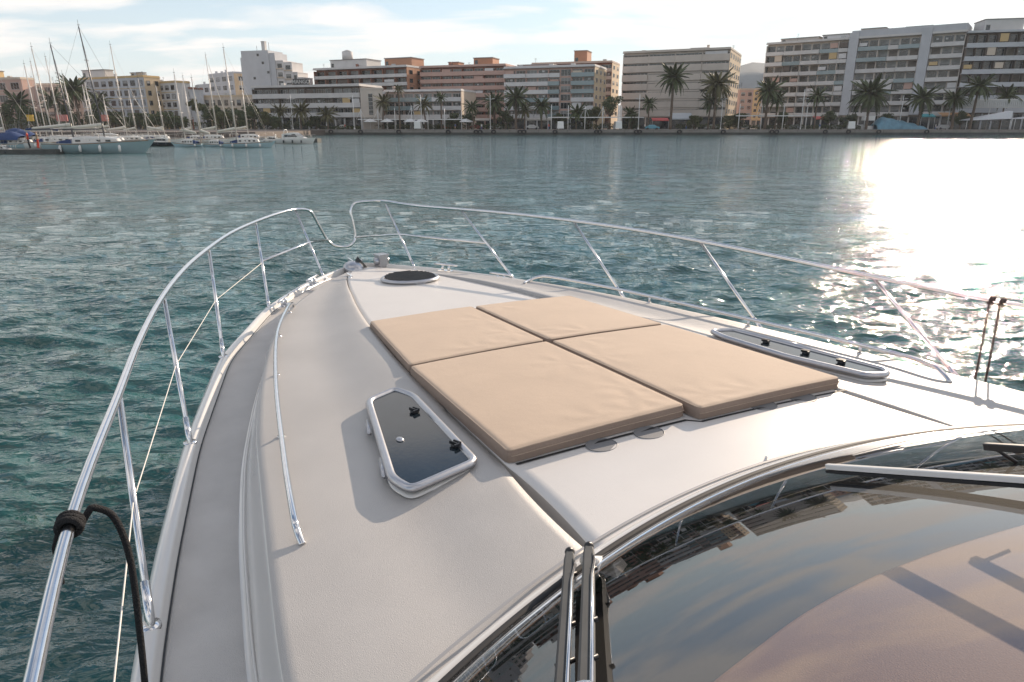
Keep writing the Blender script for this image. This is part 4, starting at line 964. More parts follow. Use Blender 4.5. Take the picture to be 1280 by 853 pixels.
TR += [(-8, 219, 126, 12, 'tree beyond the left edge of the marina', 'leaf'), (42, 217, 131, 12, 'dark tree right of the pink house', 'leaf'), (88, 217, 130, 12, 'dark tree behind the tallest masts', 'leaf'), (118, 214, 135, 11, 'dark tree low at the townhouse left corner', 'leaf'), (140, 212, 145, 9, 'dark bush low before the townhouse centre', 'leafb'), (165, 211, 147, 9, 'dark bush low before the townhouse right half', 'leaf'), (190, 211, 143, 10, 'dark tree at the townhouse corner', 'leaf'), (218, 211, 146, 8, 'dark bush under the lower townhouse', 'leaf'), (278, 210, 140, 9, 'low tree between the right masts', 'leafb'), (302, 210, 138, 10, 'low dark tree at the cream terrace right end', 'leaf'), (345, 212, 146, 8, 'low bush at the banded block foot', 'leaf'), (395, 213, 146, 9, 'dark bush between the yellowish palms', 'leaf'), (585, 214, 142, 9, 'bush by the rounded pink block end', 'leaf'), (632, 214, 138, 10, 'dark tree beneath the orange brick block', 'leaf'), (735, 216, 138, 9, 'dark tree behind middle pergola left', 'leaf'), (790, 216, 140, 9, 'dark tree behind middle pergola right', 'leaf'), (912, 214, 145, 9, 'green bush at the beige block corner', 'leafb'), (975, 217, 141, 9, 'dark bush behind right pergola', 'leaf'), (1060, 217, 143, 9, 'dark bush under the widest palm, left', 'leaf'), (1105, 217, 142, 9, 'dark bush behind the tarpaulin', 'leaf'), (1200, 214, 138, 10, 'dark tree between the grey blocks', 'leaf')]
for i, t_ in enumerate(TR): tree(t_[0], t_[1], t_[2], t_[3], t_[4], t_[5] if len(t_) > 5 else 'leaf', seed=40 + i)
# clipped hedges behind the pergolas
for i, (p0, p1, hh, lab) in enumerate([(455, 590, 2.0, 'long dark hedge behind the parasols and left pergola'), (594, 640, 2.3, 'dark hedge below the orange brick block'), (700, 800, 2.2, 'dark hedge behind the middle pergola'), (845, 925, 2.0, 'hedge in front of the beige block cafe'), (930, 1085, 1.8, 'low hedge along the grey block'), (395, 450, 1.4, 'short hedge below the banded block'), (-30, 120, 4.2, 'tall dark shrubbery at the far left of the marina'), (122, 240, 3.6, 'dark shrubbery in front of the townhouses'), (243, 390, 3.0, 'dark shrubbery behind the right group of masts')]):
    Y = QY + 9; x0, x1 = gx(p0, Y), gx(p1, Y); rnd = random.Random(i); b = MB()
    for k in range(int((x1 - x0) * 60)):
        p = Vector((rnd.uniform(0, x1 - x0), rnd.uniform(-.7, .7), 0)); p.z = rnd.random() ** .6 * hh * (.75 + .3 * noise.noise(Vector((p.x * .5, i, 0)))); s = rnd.uniform(.12, .26)
        u = Vector((rnd.gauss(0, 1), rnd.gauss(0, 1), rnd.gauss(0, 1))).normalized(); v = u.orthogonal().normalized(); b.add([p - u * s, p + v * s * .7, p + u * s, p - v * s * .7], [(0, 1, 2, 3)], 0 if rnd.random() < .7 else 1)
    tag(b.build('hedge', [M['leaf'], M['leafb']], None, (x0, Y, GZ)), lab, 'hedge', None)

# ---- pergolas with masts
def pergola(pxs, beam, tops, label, brace):
    Y = QY + 5; x0 = gx(pxs[0], Y); root = empty('pergola', (x0, Y, GZ), 0, label, 'pergola')
    zb = gz2(beam, Y) - GZ; xs = [gx(p, Y) - x0 for p in pxs]
    for i, x in enumerate(xs):
        b = MB(); zt = gz2(tops[i], Y) - GZ; b.tube([(x, 0, 0), (x, 0, zt)], [.16, .10], 8); b.build('post', [M['whitep']], root)
        if i in brace: b = MB(); b.tube([(x, 0, zt - .4), (x - 1.5, 0, zb + .1)], .06, 6); b.tube([(x, 0, zt - .4), (x + 1.2, 0, zb + .1)], .05, 6); b.build('brace', [M['whitep']], root)
    b = MB(); b.bx(xs[0] - 1, xs[-1] + 1.5, -.1, .1, zb, zb + .22); b.build('beam', [M['whitep']], root)
    b = MB(); b.bx(xs[0] - 1, xs[-1] + 1.5, .1, 3.0, zb + .23, zb + .29); b.build('canopy', [M['roofgrey']], root)
pergola([452, 473, 494, 515, 535, 556, 577], 150, [136, 137, 135, 132, 136, 136, 138], 'white mast pergola with parasols under it, left of three', (0, 1, 3))
pergola([689, 710, 731, 753, 776, 798], 147.5, [131, 132, 133, 133, 132, 118], 'white mast pergola in front of the dark hedge, middle of three', (2, 3, 4))
pergola([923, 951, 978, 1001, 1007], 145.5, [130, 118, 130, 112, 129], 'white mast pergola before the grey block, right of three', (1,))
# ---- street lamps
lamp = empty('street_lamp', (gx(613, QY + 3), QY + 3, GZ), 0, 'tall white double arm lamp in front of the dense dark palm', 'lamp', 'white quay lamps')
b = MB(); b.tube([(0, 0, 0), (0, 0, 9.6)], [.13, .07], 8); b.tube([(0, 0, 0), (0, 0, .5)], .2, 8); b.build('pole', [M['whitep']], lamp)
b = MB(); b.tube([(-.9, 0, 8.5), (.9, 0, 8.5)], .05, 6); b.build('arm', [M['whitep']], lamp)
for s in (-1, 1): b = MB(); b.box((s * .95, 0, 8.62), (.7, .3, .16)); b.build('lamp_head', [M['frame']], lamp)
for px, lab in ((443, 'tall white lamp beside the banded block right end'), (527, 'white lamp before the pink and white block'), (366, 'white lamp at the left end of the long quay'), (798, 'white lamp at the end of the middle pergola'), (1001, 'white lamp beside the leaning masts of the right pergola'), (1124, 'white lamp standing behind the blue tarpaulin'), (901, 'white lamp by the beige block sunlit corner')):
    c = copy_tree(lamp, None, lab); c.location.x = gx(px, QY + 3)
# ---- parasols
par_ = empty('parasol', (gx(463, QY + 4), QY + 4, GZ), 0, 'wide white cafe parasol, leftmost on the quay', 'parasol', 'white cafe parasols')
b = MB(); b.tube([(0, 0, 0), (0, 0, 3.0)], .05, 6); b.build('pole', [M['whitep']], par_)
b = MB(); n = 8; b.loft([[(.05 * math.cos(2 * PI * k / n), .05 * math.sin(2 * PI * k / n), 3.15) for k in range(n)], [(2 * math.cos(2 * PI * k / n), 2 * math.sin(2 * PI * k / n), 2.35) for k in range(n)], [(2 * math.cos(2 * PI * k / n), 2 * math.sin(2 * PI * k / n), 2.15) for k in range(n)]], 0, False); b.build('canopy', [M['whitep']], par_)
for px, lab in ((484, 'white cafe parasol, second from the left'), (513, 'white cafe parasol under the third brace mast'), (527, 'white cafe parasol, rightmost of the row'), (583, 'small white parasol near the rounded pink block')):
    c = copy_tree(par_, None, lab); c.location.x = gx(px, QY + 4)
# ---- tyres hung on the quay wall
b = MB(); b.tube([(.42 * math.cos(a), 0, .42 * math.sin(a)) for a in np.linspace(0, 2 * PI, 17)[:-1]], .16, 8, closed=True)
tm = b.mesh('tyre', [M['rubber']])
for i, px in enumerate((413, 450, 498, 560, 595, 600, 617, 650, 655, 694, 746, 750, 796, 800, 850, 905, 966, 972, 1033, 1062, 1100, 1160)):
    o = link('tyre_fender', tm, None, (gx(px, QY - .2), QY - .2, .85)); o.scale = (1.3, 1, 1); tag(o, 'black rubber tyre hung as fender on the quay wall face', 'tyre', 'tyres hung on the quay wall')
# ---- vehicles
def car_mesh(kind):
    b = MB(); L, w = (4.3, 1.75) if kind != 'van' else (5.2, 2.0); prof = {'car': [(-2.15, .35), (-2.15, .85), (-1.9, .98), (-1.45, 1.0), (-.85, 1.42), (.55, 1.45), (1.25, 1.0), (2.0, .86), (2.15, .6), (2.15, .35)], 'van': [(-2.6, .35), (-2.6, 2.2), (-2.45, 2.35), (1.2, 2.35), (1.5, 2.2), (2.1, 1.35), (2.6, 1.15), (2.6, .35)]}[kind]
    n = len(prof); rings = []
    for y, k in ((-w / 2, .97), (-w / 2 + .05, 1), (w / 2 - .05, 1), (w / 2, .97)): rings.append([(x * k, y * (1 if z < 1.05 else .86), z) for x, z in prof])
    b.loft(rings, 0, False, True, True); return b
def vehicle(px, Y, kind, colr, label, rz=0):
    root = empty('parked_' + kind, (gx(px, Y), Y, GZ - (.1 if Y > QY + 16 else 0)), rz, label, kind, None)
    m = M.get('paint' + str(colr)) or mat('car_paint', colr, .25, coat=.5); M['paint' + str(colr)] = m
    car_mesh(kind).build('body', [m], root)
    b = MB()
    if kind == 'car':
        for s in (-1, 1): b.add([(-1.3, s * .80, 1.02), (1.05, s * .80, 1.02), (.5, s * .76, 1.38), (-.85, s * .76, 1.38)], [(0, 1, 2, 3)])
        b.add([(1.26, -.68, 1.02), (1.26, .68, 1.02), (.62, .62, 1.42), (.62, -.62, 1.42)], [(0, 1, 2, 3)])
    else:
        for s in (-1, 1): b.add([(.5, s * .93, 1.35), (2.0, s * .93, 1.35), (1.5, s * .88, 2.1), (.5, s * .88, 2.1)], [(0, 1, 2, 3)])
    b.build('side_window', [M['pane']], root)
    for x in (-1.35, 1.35):
        for s in (-1, 1):
            b = MB(); b.tube([(x, s * .72, .33), (x, s * .93, .33)], .33, 12); b.build('wheel', [M['rubber']], root)
Vs = [(700, QY + 6, 'van', (.75, .75, .73), 'tall white van facing the water under the middle palms', PI / 2), (772, QY + 3, 'van', (.75, .75, .73), 'white van parked at the quay edge below the beige block', PI / 2), (1064, QY + 3, 'van', (.75, .75, .73), 'white van parked on the quay left of the blue tarpaulin', 1.2), (523, QY + 2.5, 'van', (.72, .72, .7), 'white van standing on the quay under the parasols', PI / 2),
 (815, QY + 4, 'car', (.03, .22, .30), 'turquoise car on the quay before the red and white awning', 0), (1044, QY + 12, 'car', (.5, .5, .5), 'silver car parked below the grey block', 0), (1075, QY + 13, 'car', (.65, .65, .63), 'white car parked right of the silver one', 0), (930, QY + 13, 'car', (.6, .6, .58), 'pale car in the gap beside the hill', 0), (995, QY + 13, 'car', (.3, .32, .34), 'grey car behind the right pergola', 0), (665, QY + 12, 'car', (.55, .55, .55), 'pale grey car left of the tall white van', 0), (640, QY + 12, 'car', (.04, .04, .05), 'black car beneath the large spreading palm', 0), (560, QY + 13, 'car', (.5, .1, .08), 'dull red car behind the left pergola', 0), (430, QY + 10, 'car', (.5, .5, .48), 'silver car below the short yellowish palm', 0), (400, QY + 10, 'car', (.08, .1, .14), 'dark blue car at the left end of quay', 0), (1180, QY + 10, 'car', (.45, .45, .46), 'grey car between tarpaulin and white tent', 0), (755, QY + 12, 'car', (.4, .42, .45), 'grey blue car behind the middle pergola', 0)]
Vs += [(px_, QY + 14, 'car', c_, l_, 0) for px_, c_, l_ in ((470, (.6, .6, .58), 'white car behind the leftmost parasols'), (595, (.3, .05, .05), 'dark red car under the cream awning'), (620, (.5, .5, .5), 'silver car under the dense dark palm'), (722, (.05, .07, .12), 'navy car behind the middle pergola posts'), (890, (.55, .55, .53), 'white car at the beige block corner'), (955, (.05, .05, .06), 'black car under the broad dark palm'), (1112, (.6, .6, .6), 'white car behind the blue tarpaulin'), (345, (.5, .5, .5), 'silver car at the left end of the banded block'))]
for v in Vs: vehicle(*v[:5], rz=v[5])
# red and white cafe awning, blue kiosk, small shop awnings
def awning(px0, px1, Y, z, c, label, dep=2.2, drop=.8, name='awning'):
    x0, x1 = gx(px0, Y), gx(px1, Y); b = MB(); w = x1 - x0
    b.add([(0, 0, z), (w, 0, z), (w, dep, z + drop), (0, dep, z + drop), (0, 0, z - .3), (w, 0, z - .3)], [(0, 1, 2, 3), (4, 5, 1, 0)], 0)
    root = empty(name, (x0, Y, GZ), 0, label, 'awning'); b.build('awning_cloth', [M.get('aw' + str(c)) or M.setdefault('aw' + str(c), mat('awning_cloth', c, .8, var=.05))], root)
    for x in (0.1, w - .1): b = MB(); b.tube([(x, .1, 0), (x, .1, z)], .05, 6); b.build('post', [M['frame']], root)
awning(838, 866, QY + 8, 3.2, (.42, .45, .48), 'long grey cafe awning below the tallest thin palm', 3, 1.6)
awning(815, 836, QY + 9, 2.8, (.55, .10, .10), 'red cafe awning left of the long grey one', 2, .6)
awning(1018, 1035, QY + 12, 3.2, (.5, .12, .10), 'red shop awning below the grey block palm', 2, .7)
awning(1150, 1168, QY + 12, 3.9, (.06, .30, .34), 'teal shop awning right of the drooping palm', 2, .7)
awning(1175, 1212, QY + 12, 4.1, (.42, .24, .12), 'brown slatted awning between the two grey blocks', 2.4, .9)
awning(590, 612, QY + 12, 2.8, (.5, .45, .40), 'cream awning under the orange brick block', 2, .5)
awning(655, 690, QY + 12, 2.9, (.45, .42, .38), 'pale awning beside the tall white van', 2, .5)
# blue tarpaulin heap
M['tarp'] = mat('blue_tarpaulin', (.12, .25, .33), .6, var=.25, vscale=.5, bump=1, bscale=2)
Y = QY + 4; xa = gx(1092, Y); Lt = gx(1158, Y) - xa; b = MB(); rows = []
for i in range(25):
    t = i / 24; hgt = 3.5 * (1 - t) ** .62 * min(1, t * 7 + .35) + .25 + .25 * noise.noise(Vector((t * 9, 0, 4))); r_ = []
    for k in range(13): a = PI * k / 12; r_.append((Lt * t, 2.6 * math.cos(a) * (1 - .4 * t), max(0, hgt * math.sin(a) ** .7 * (1 + .12 * noise.noise(Vector((t * 8, a * 3, 2)))))))
    rows.append(r_)
b.loft(rows, 0, True, False); o = b.build('tarpaulin_cover', [M['tarp']], None, (xa, Y, GZ)); tag(o, 'blue tarpaulin draped over a long object on the quay', 'tarpaulin')
kr = empty('quay_kiosk', (gx(1080, Y), Y, GZ), 0, 'small white kiosk with pale sign board left of the blue tarpaulin', 'kiosk')
b = MB(); b.bx(0, 3.0, 0, 2, 2.6, 3.9); b.build('sign_board', [M['whitep']], kr); b = MB(); b.bx(.2, 2.8, .2, 2, 0, 1.1); b.build('counter', [M['whitep']], kr)
for x in (.1, 2.9): b = MB(); b.tube([(x, .1, 0), (x, .1, 2.6)], .08, 6); b.build('post', [M['frame']], kr)
# white tent at right
Y = QY + 3; M['tent'] = mat('tent_canvas', (.72, .72, .75), .7, var=.03)
for j, (p0, p1, zr, zl, lab) in enumerate([(1208, 1263, 5.2, 2.6, 'white peaked tent rising to the right at the quay edge'), (1264, 1330, 4.7, 3.0, 'white tent cut off by right edge of the view')]):
    x0, x1 = gx(p0, Y), gx(p1, Y); w = x1 - x0; tr_ = empty('tent', (x0, Y, GZ), 0, lab, 'tent', 'white tents on the quay')
    b = MB(); b.add([(0, 0, zl), (w, 0, zl + .5), (w, 0, zr), (w, 5, zl), (0, 5, zl), (w * .96, 1.5, zr + .1)], [(0, 1, 2), (0, 2, 5), (0, 5, 4), (5, 3, 4), (1, 3, 5, 2)]); b.build('roof', [M['tent']], tr_)
    for x in (.1, 1.0, w - .1): b = MB(); b.tube([(x, .1, 0), (x, .1, zl + .1)], .08, 6); b.build('pole', [M['whitep']], tr_)
# striped long roof with dark pleats on the right block
xa = gx(1207, 203); b = MB()
for i in range(44): b.bx(i * .55, i * .55 + .32, 0, .2, 0, 2.0)
ar = empty('pleated_screen', (xa, QY + 7, GZ + 6.3), R(-6), 'pale pleated canopy edge above the white tents', 'screen'); o = b.build('pleat', [M['frame']], ar); tag(o, kind='stuff')
b = MB(); b.bx(0, 24, .2, .4, -.2, 2.3); b.build('backing', [M['wgrey']], ar)
for x in (1, 12, 23): b = MB(); b.tube([(x, .3, -6.3), (x, .3, -.2)], .12, 6); b.build('post', [M['frame']], ar)

# ---- people (tiny at this distance; one continuous skinned body each)
def person(x, y, z, top, legs, label, rz=0, arms=0, sc_=1.0):
    V = [(0, 0, .92), (0, 0, 1.15), (0, 0, 1.42), (0, 0, 1.52), (0, .01, 1.66), (.10, 0, .86), (.11, .04, .48), (.11, -.02, .05), (.11, .10, .03), (-.10, 0, .86), (-.12, -.06, .48), (-.12, -.14, .06), (-.12, -.02, .03), (.19, 0, 1.40), (.25, -.02, 1.12), (.24, .08, .88), (.24, .12, .80), (-.19, 0, 1.40), (-.25, .04, 1.12), (-.24, .14, .90), (-.24, .18, .82)]
    if arms: V[14] = (.27, .10, 1.18); V[15] = (.20, .32, 1.20); V[16] = (.18, .40, 1.22)
    E_ = [(0, 1), (1, 2), (2, 3), (3, 4), (0, 5), (5, 6), (6, 7), (7, 8), (0, 9), (9, 10), (10, 11), (11, 12), (2, 13), (13, 14), (14, 15), (15, 16), (2, 17), (17, 18), (18, 19), (19, 20)]
    rad = [.15, .14, .16, .055, .10, .095, .065, .045, .035, .095, .065, .045, .035, .06, .045, .036, .03, .06, .045, .036, .03]
    me = bpy.data.meshes.new('body'); me.from_pydata([(a * sc_, b_ * sc_, c * sc_) for a, b_, c in V], E_, []); o = bpy.data.objects.new('body', me); col.objects.link(o)
    md = o.modifiers.new('skin', 'SKIN'); o.modifiers.new('sub', 'SUBSURF').levels = 1
    for i, r in enumerate(rad): me.skin_vertices[0].data[i].radius = (r * sc_, r * sc_ * .8)
    me.skin_vertices[0].data[0].use_root = True
    bpy.context.view_layer.update(); m2 = bpy.data.meshes.new_from_object(o.evaluated_get(bpy.context.evaluated_depsgraph_get())); bpy.data.objects.remove(o); m2.name = 'person'
    m2.materials.clear()
    for m in (M['skin'], top, legs, M['hair']): m2.materials.append(m)
    for p in m2.polygons:
        c = p.center / sc_; p.use_smooth = True
        p.material_index = 3 if (c.z > 1.68 or (c.z > 1.58 and c.y < -.02)) else 0 if (c.z > 1.47 or (abs(c.x) > .2 and c.z < 1.2 and c.z > .7)) else 1 if c.z > .92 else 2
    o = link('person', m2, None, (x, y, z), rz); tag(o, label, 'person'); return o
M['skin'] = mat('skin', (.42, .24, .16), .5); M['hair'] = mat('hair', (.03, .02, .015), .6)
def cl(n, c): M[n] = mat('cloth_' + n, c, .85, var=.1, vscale=8); return M[n]
red, blu, wht, blk, tan = cl('red', (.55, .06, .03)), cl('blue', (.05, .12, .3)), cl('white', (.65, .65, .63)), cl('black', (.03, .03, .035)), cl('tan', (.35, .28, .2))
PP = [(602, wht, blu, 'person in white top walking on the quay below the orange block'), (431, red, blk, 'person in red top on the quay by the banded block'), (569, blu, tan, 'person in blue top right of the left pergola'), (686, red, blu, 'person in red top left of the tall white van'), (806, wht, blk, 'person in white top right of the middle pergola'), (858, blk, blu, 'person in black top under the grey cafe awning'), (940, tan, blk, 'person in tan top between the right pergola posts'), (1025, blu, wht, 'person in blue top before the red shop awning'), (1170, wht, blu, 'person in white top beside the blue tarpaulin tip')]
for i, (px, t1, t2, lab) in enumerate(PP): person(gx(px, QY + 2), QY + 2, GZ, t1, t2, lab, rz=i * 1.3, arms=i % 2)

# ---- boats
def hull_mesh(b, L, Wd, fb, mi=0, mi2=1, sheer=.75, bow_over=.42, stripe=None):
    rings = []; n = 22
    for i in range(n + 1):
        t = i / n; x = L * (t - .5); w = Wd / 2 * (1 - max(0, (t - .35) / .65) ** 2.2) * (.82 + .18 * min(1, t * 4)); w = max(w, .02)
        top = fb * (1 + sheer * max(0, t - .3) ** 1.5 + .08 * (1 - t)); xo = bow_over * L * max(0, t - .75) * 4 * .3
        r_ = []
        for q, ww in ((1, 1), (.82, .99), (.5, .93), (.2, .8), (0, .66), (-.35, .3)):
            z = top * q; r_.append((x + xo * q, w * ww, z))
        rings.append(r_ + [(x_, -y_, z_) for x_, y_, z_ in r_[::-1]])
    b.loft(rings, mi, True, False)
    b.add([*rings[0]], [tuple(range(12))], mi)
    # deck
    vs = []; fs = []
    for i, r_ in enumerate(rings): vs += [(r_[0][0], r_[0][1] * .98, r_[0][2] - .04), (r_[-1][0], r_[-1][1] * .98, r_[-1][2] - .04)]
    for i in range(n): fs.append((2 * i, 2 * i + 1, 2 * i + 3, 2 * i + 2))
    b.add(vs, fs, mi2)
    return rings
cm('hteal', (.28, .38, .40), .2, .06, 1); cm('hwhite', (.68, .67, .64), .2, .04, 1); cm('hlblue', (.38, .52, .56), .2, .05, 1); cm('hdark', (.03, .04, .05), .2, .1, 1); cm('teak', (.30, .17, .09), .6, .15, 3); cm('sailw', (.66, .62, .54), .8, .06, 2); cm('canvasb', (.03, .06, .16), .8, .15, 2); cm('mastal', (.62, .58, .54), .35, .05, 1); cm('mastdk', (.10, .10, .11), .35, .05, 1)
def sailboat(px0, px1, py, bow_right, hullm, masts, label, Wd=None, cabin='hwhite', fenders=3, cover='sailw', heel=0, stripe='teak'):
    Y = 2628 / (py - HOR) * 1.0; x0, x1 = gx(px0, Y), gx(px1, Y); L = (x1 - x0) * .96; Wd = Wd or L * .28; fb = L * .10
    d = 1 if bow_right else -1
    root = empty('sailing_boat', ((x0 + x1) / 2, Y, 0), R(6) if d == 1 else PI - R(6), label, 'boat', None)
    b = MB(); rings = hull_mesh(b, L, Wd, fb); hull_ = b.build('hull', [M[hullm], M['teak']], root)
    b = MB()
    for s in (0, -1): b.tube([(r_[s][0], r_[s][1] * 1.01, r_[s][2] - .08) for r_ in rings[:-1]], .035, 5)
    b.build('rubbing_strake', [M[stripe]], hull_)
    b = MB(); z0 = fb * .95; cw = Wd * .30; hc = .55 + .02 * L
    b.loft([[(x, y * cw * k, z0 + z) for y, z in ((-1, 0), (-.92, hc * .8 * kk), (-.6, hc * kk), (.6, hc * kk), (.92, hc * .8 * kk), (1, 0))] for x, k, kk in ((-L * .20, 1, .9), (-L * .05, 1.05, 1.05), (L * .10, .9, 1), (L * .24, .6, .75), (L * .27, .5, .1))], 0, False, False)
    b.loft([[(-L * .20, y * cw, z0 + z) for y, z in ((-1, 0), (-.92, hc * .72), (.92, hc * .72), (1, 0))], [(-L * .36, y * cw, z0 + z) for y, z in ((-1, 0), (-.92, .25), (.92, .25), (1, 0))]], 1, False, False)
    cab = b.build('cabin', [M[cabin], M['canvasb']], root)
    for i in range(4):
        x = -L * .14 + i * L * .10
        for s in (1, -1): b = MB(); b.box((x, s * cw * (1.0 - .06 * i), z0 + hc * .45), (L * .05, .05, .18)); b.build('porthole', [M['pane']], cab)
    for (mp, Hm, mm, lean) in masts:                      # mast position as a pixel column, height m
        xm = (gx(mp, Y) - (x0 + x1) / 2) * d; b = MB(); r0 = .085; zt = Hm
        ln = lean * d
        b.tube([(xm, 0, z0), (xm + ln, 0, zt)], [r0, r0 * .6], 8); mast = b.build('mast', [M[mm]], root)
        b = MB()
        for q, w_ in ((.45, .55), (.72, .42)): zz = z0 + (zt - z0) * q; xx_ = xm + ln * q; b.tube([(xx_, -w_, zz), (xx_, w_, zz)], .03, 5); pass
        b.build('spreader', [M[mm]], mast)
        b = MB(); bow = (L * .5, 0, fb * 1.25); st = (-L * .49, 0, fb * 1.1)
        b.tube([(xm + ln, 0, zt), bow], .012, 4); b.tube([(xm + ln, 0, zt), st], .010, 4)
        for s in (1, -1): b.tube([(xm + ln * .95, 0, zt * .95), (xm, s * Wd * .46, fb)], .009, 4)
        b.build('rigging', [M[mm]], mast)
        b = MB(); bl = min(L * .42, Hm * .4); b.tube([(xm, 0, z0 + hc + .75), (xm - bl, 0, z0 + hc + .65)], .06, 6); b.build('boom', [M[mm]], mast)
        b = MB(); b.tube(smooth([(xm - .1, 0, z0 + hc + 1.15), (xm - bl * .4, .03, z0 + hc + 1.0), (xm - bl * .97, 0, z0 + hc + .8)], 6), [.22, .2, .19, .18, .17, .17, .16, .15, .15, .13, .12, .11, .08], 8); b.build('sail_cover', [M[cover]], mast)
        b = MB(); b.tube([(xm + ln, 0, zt), (xm + ln, 0, zt + .6)], .015, 4); b.bx(xm + ln - .12, xm + ln + .16, -.01, .01, zt + .1, zt + .14); b.build('wind_vane', [M['greyp']], mast)
        if label.count('t') % 3: continue
        b = MB(); q = .06; b.tube([(bow[0] + (xm + ln - bow[0]) * q, 0, bow[2] + (zt - bow[2]) * q), (bow[0] + (xm + ln - bow[0]) * .9, 0, bow[2] + (zt - bow[2]) * .9)], [.055, .03], 6); b.build('furled_jib', [M['sailw']], mast)
    # pulpit and guard rails
    b = MB()
    for s in (0, -1):
        pts = [(r_[s][0], r_[s][1] * .95, r_[s][2] + .6) for r_ in rings[1::3]]; b.tube(pts, .015, 4)
        for p in pts: b.tube([(p[0], p[1], p[2] - .65), p], .014, 4)
    b.build('guard_rail', [M['mastal']], root)
    sgn = -1
    for i in range(fenders):
        x = -L * .3 + i * L * .6 / max(1, fenders - 1); w = Wd * .5
        side = -1 if d == 1 else 1
        b = MB(); b.tube([(x, side * w * 1.0, fb * .9), (x, side * (w * 1.06), fb * .75), (x, side * (w * 1.08), fb * .25), (x, side * (w * 1.06), fb * .15)], [.03, .14, .14, .04], 8); b.build('fender', [M['hwhite']], root)
    return root
def mh(pytop, Y): return gz2(pytop, Y)
YY = lambda py: 2628 / (py - HOR)
sailboat(55, 176, 192, True, 'hteal', [(128, mh(33, YY(192)), 'mastdk', -.7), (91, mh(56, YY(192)), 'mastdk', -.6)], 'large teal and white two masted boat with white fenders, nearest of the moored fleet', fenders=4)
sailboat(30, 110, 186, True, 'hwhite', [(64, mh(60, YY(186)), 'mastal', -.5)], 'white sailing boat behind the teal two masted one, mast furthest left but one', cover='canvasb')
sailboat(14, 78, 184, False, 'hwhite', [(48, mh(81, YY(184)), 'mastal', -.3)], 'white sailing boat with the leftmost mast of all', cover='canvasb')
sailboat(70, 135, 183, True, 'hwhite', [(93, mh(94, YY(183)), 'mastal', -.3), ], 'white sailing boat with short mast behind teal hull stern', fenders=2)
sailboat(100, 168, 184, True, 'hwhite', [(119, mh(103, YY(184)), 'mastal', -.3)], 'white sailing boat with the low mast right of the tall dark ones', fenders=2)
sailboat(130, 190, 182, True, 'hwhite', [(157, mh(57, YY(182)), 'mastal', -.3)], 'white sailing boat with tall pale mast before the townhouse', fenders=2)
sailboat(152, 205, 180, False, 'hwhite', [(184, mh(98, YY(180)), 'mastal', -.3)], 'white sailing boat moored behind the dark hulled cruiser, left mast', fenders=1)
sailboat(170, 222, 180, True, 'hwhite', [(204, mh(107, YY(180)), 'mastal', -.3)], 'white sailing boat behind the dark hulled cruiser, right mast', fenders=1)
sailboat(213, 252, 184, False, 'hlblue', [(229, mh(92, YY(184)), 'mastal', -.3)], 'pale blue sailing boat left of the three at the pontoon end', fenders=1)
sailboat(250, 282, 184, False, 'hlblue', [(248, mh(98, YY(184)), 'mastal', -.2), ], 'short pale blue sailing boat, middle of three at the pontoon end', fenders=1)
sailboat(278, 336, 185, True, 'hlblue', [(295, mh(61, YY(185)), 'mastal', -.4)], 'pale blue and white sailing boat with tall mast, right of three', cover='sailw')
sailboat(240, 290, 179, True, 'hwhite', [(270, mh(70, YY(179)), 'mastal', -.3)], 'white sailing boat behind the pale blue hulls', fenders=0)
sailboat(285, 335, 178, True, 'hwhite', [(309, mh(97, YY(178)), 'mastal', -.2)], 'white sailing boat furthest right of the masts', fenders=0)
sailboat(100, 160, 178, True, 'hwhite', [(136, mh(118, YY(178)), 'mastal', -.2)], 'small white sailing boat far back between the masts', fenders=0)
for a_ in [(-10, 50, 186, True, 'hlblue', [(5, 74, 186)], 'pale blue sailing boat cut by the left edge with thin mast'), (40, 95, 181, False, 'hwhite', [(55, 78, 181)], 'white sailing boat among the leftmost masts, second from the left'), (60, 115, 180, True, 'hwhite', [(76, 72, 180)], 'white sailing boat with pale mast behind the dark ones'), (105, 150, 180, False, 'hlblue', [(113, 106, 180)], 'pale blue sailing boat between the townhouse masts'), (160, 200, 178, True, 'hwhite', [(170, 112, 178)], 'small white sailing boat far back, right of the tall pale mast'), (225, 262, 178, True, 'hwhite', [(239, 96, 178)], 'small white sailing boat far back behind pale blue hulls')]:
    sailboat(*a_[:5], [(a_[5][0][0], mh(a_[5][0][1], YY(a_[5][0][2])), 'mastal', -.3)], a_[6], fenders=1)
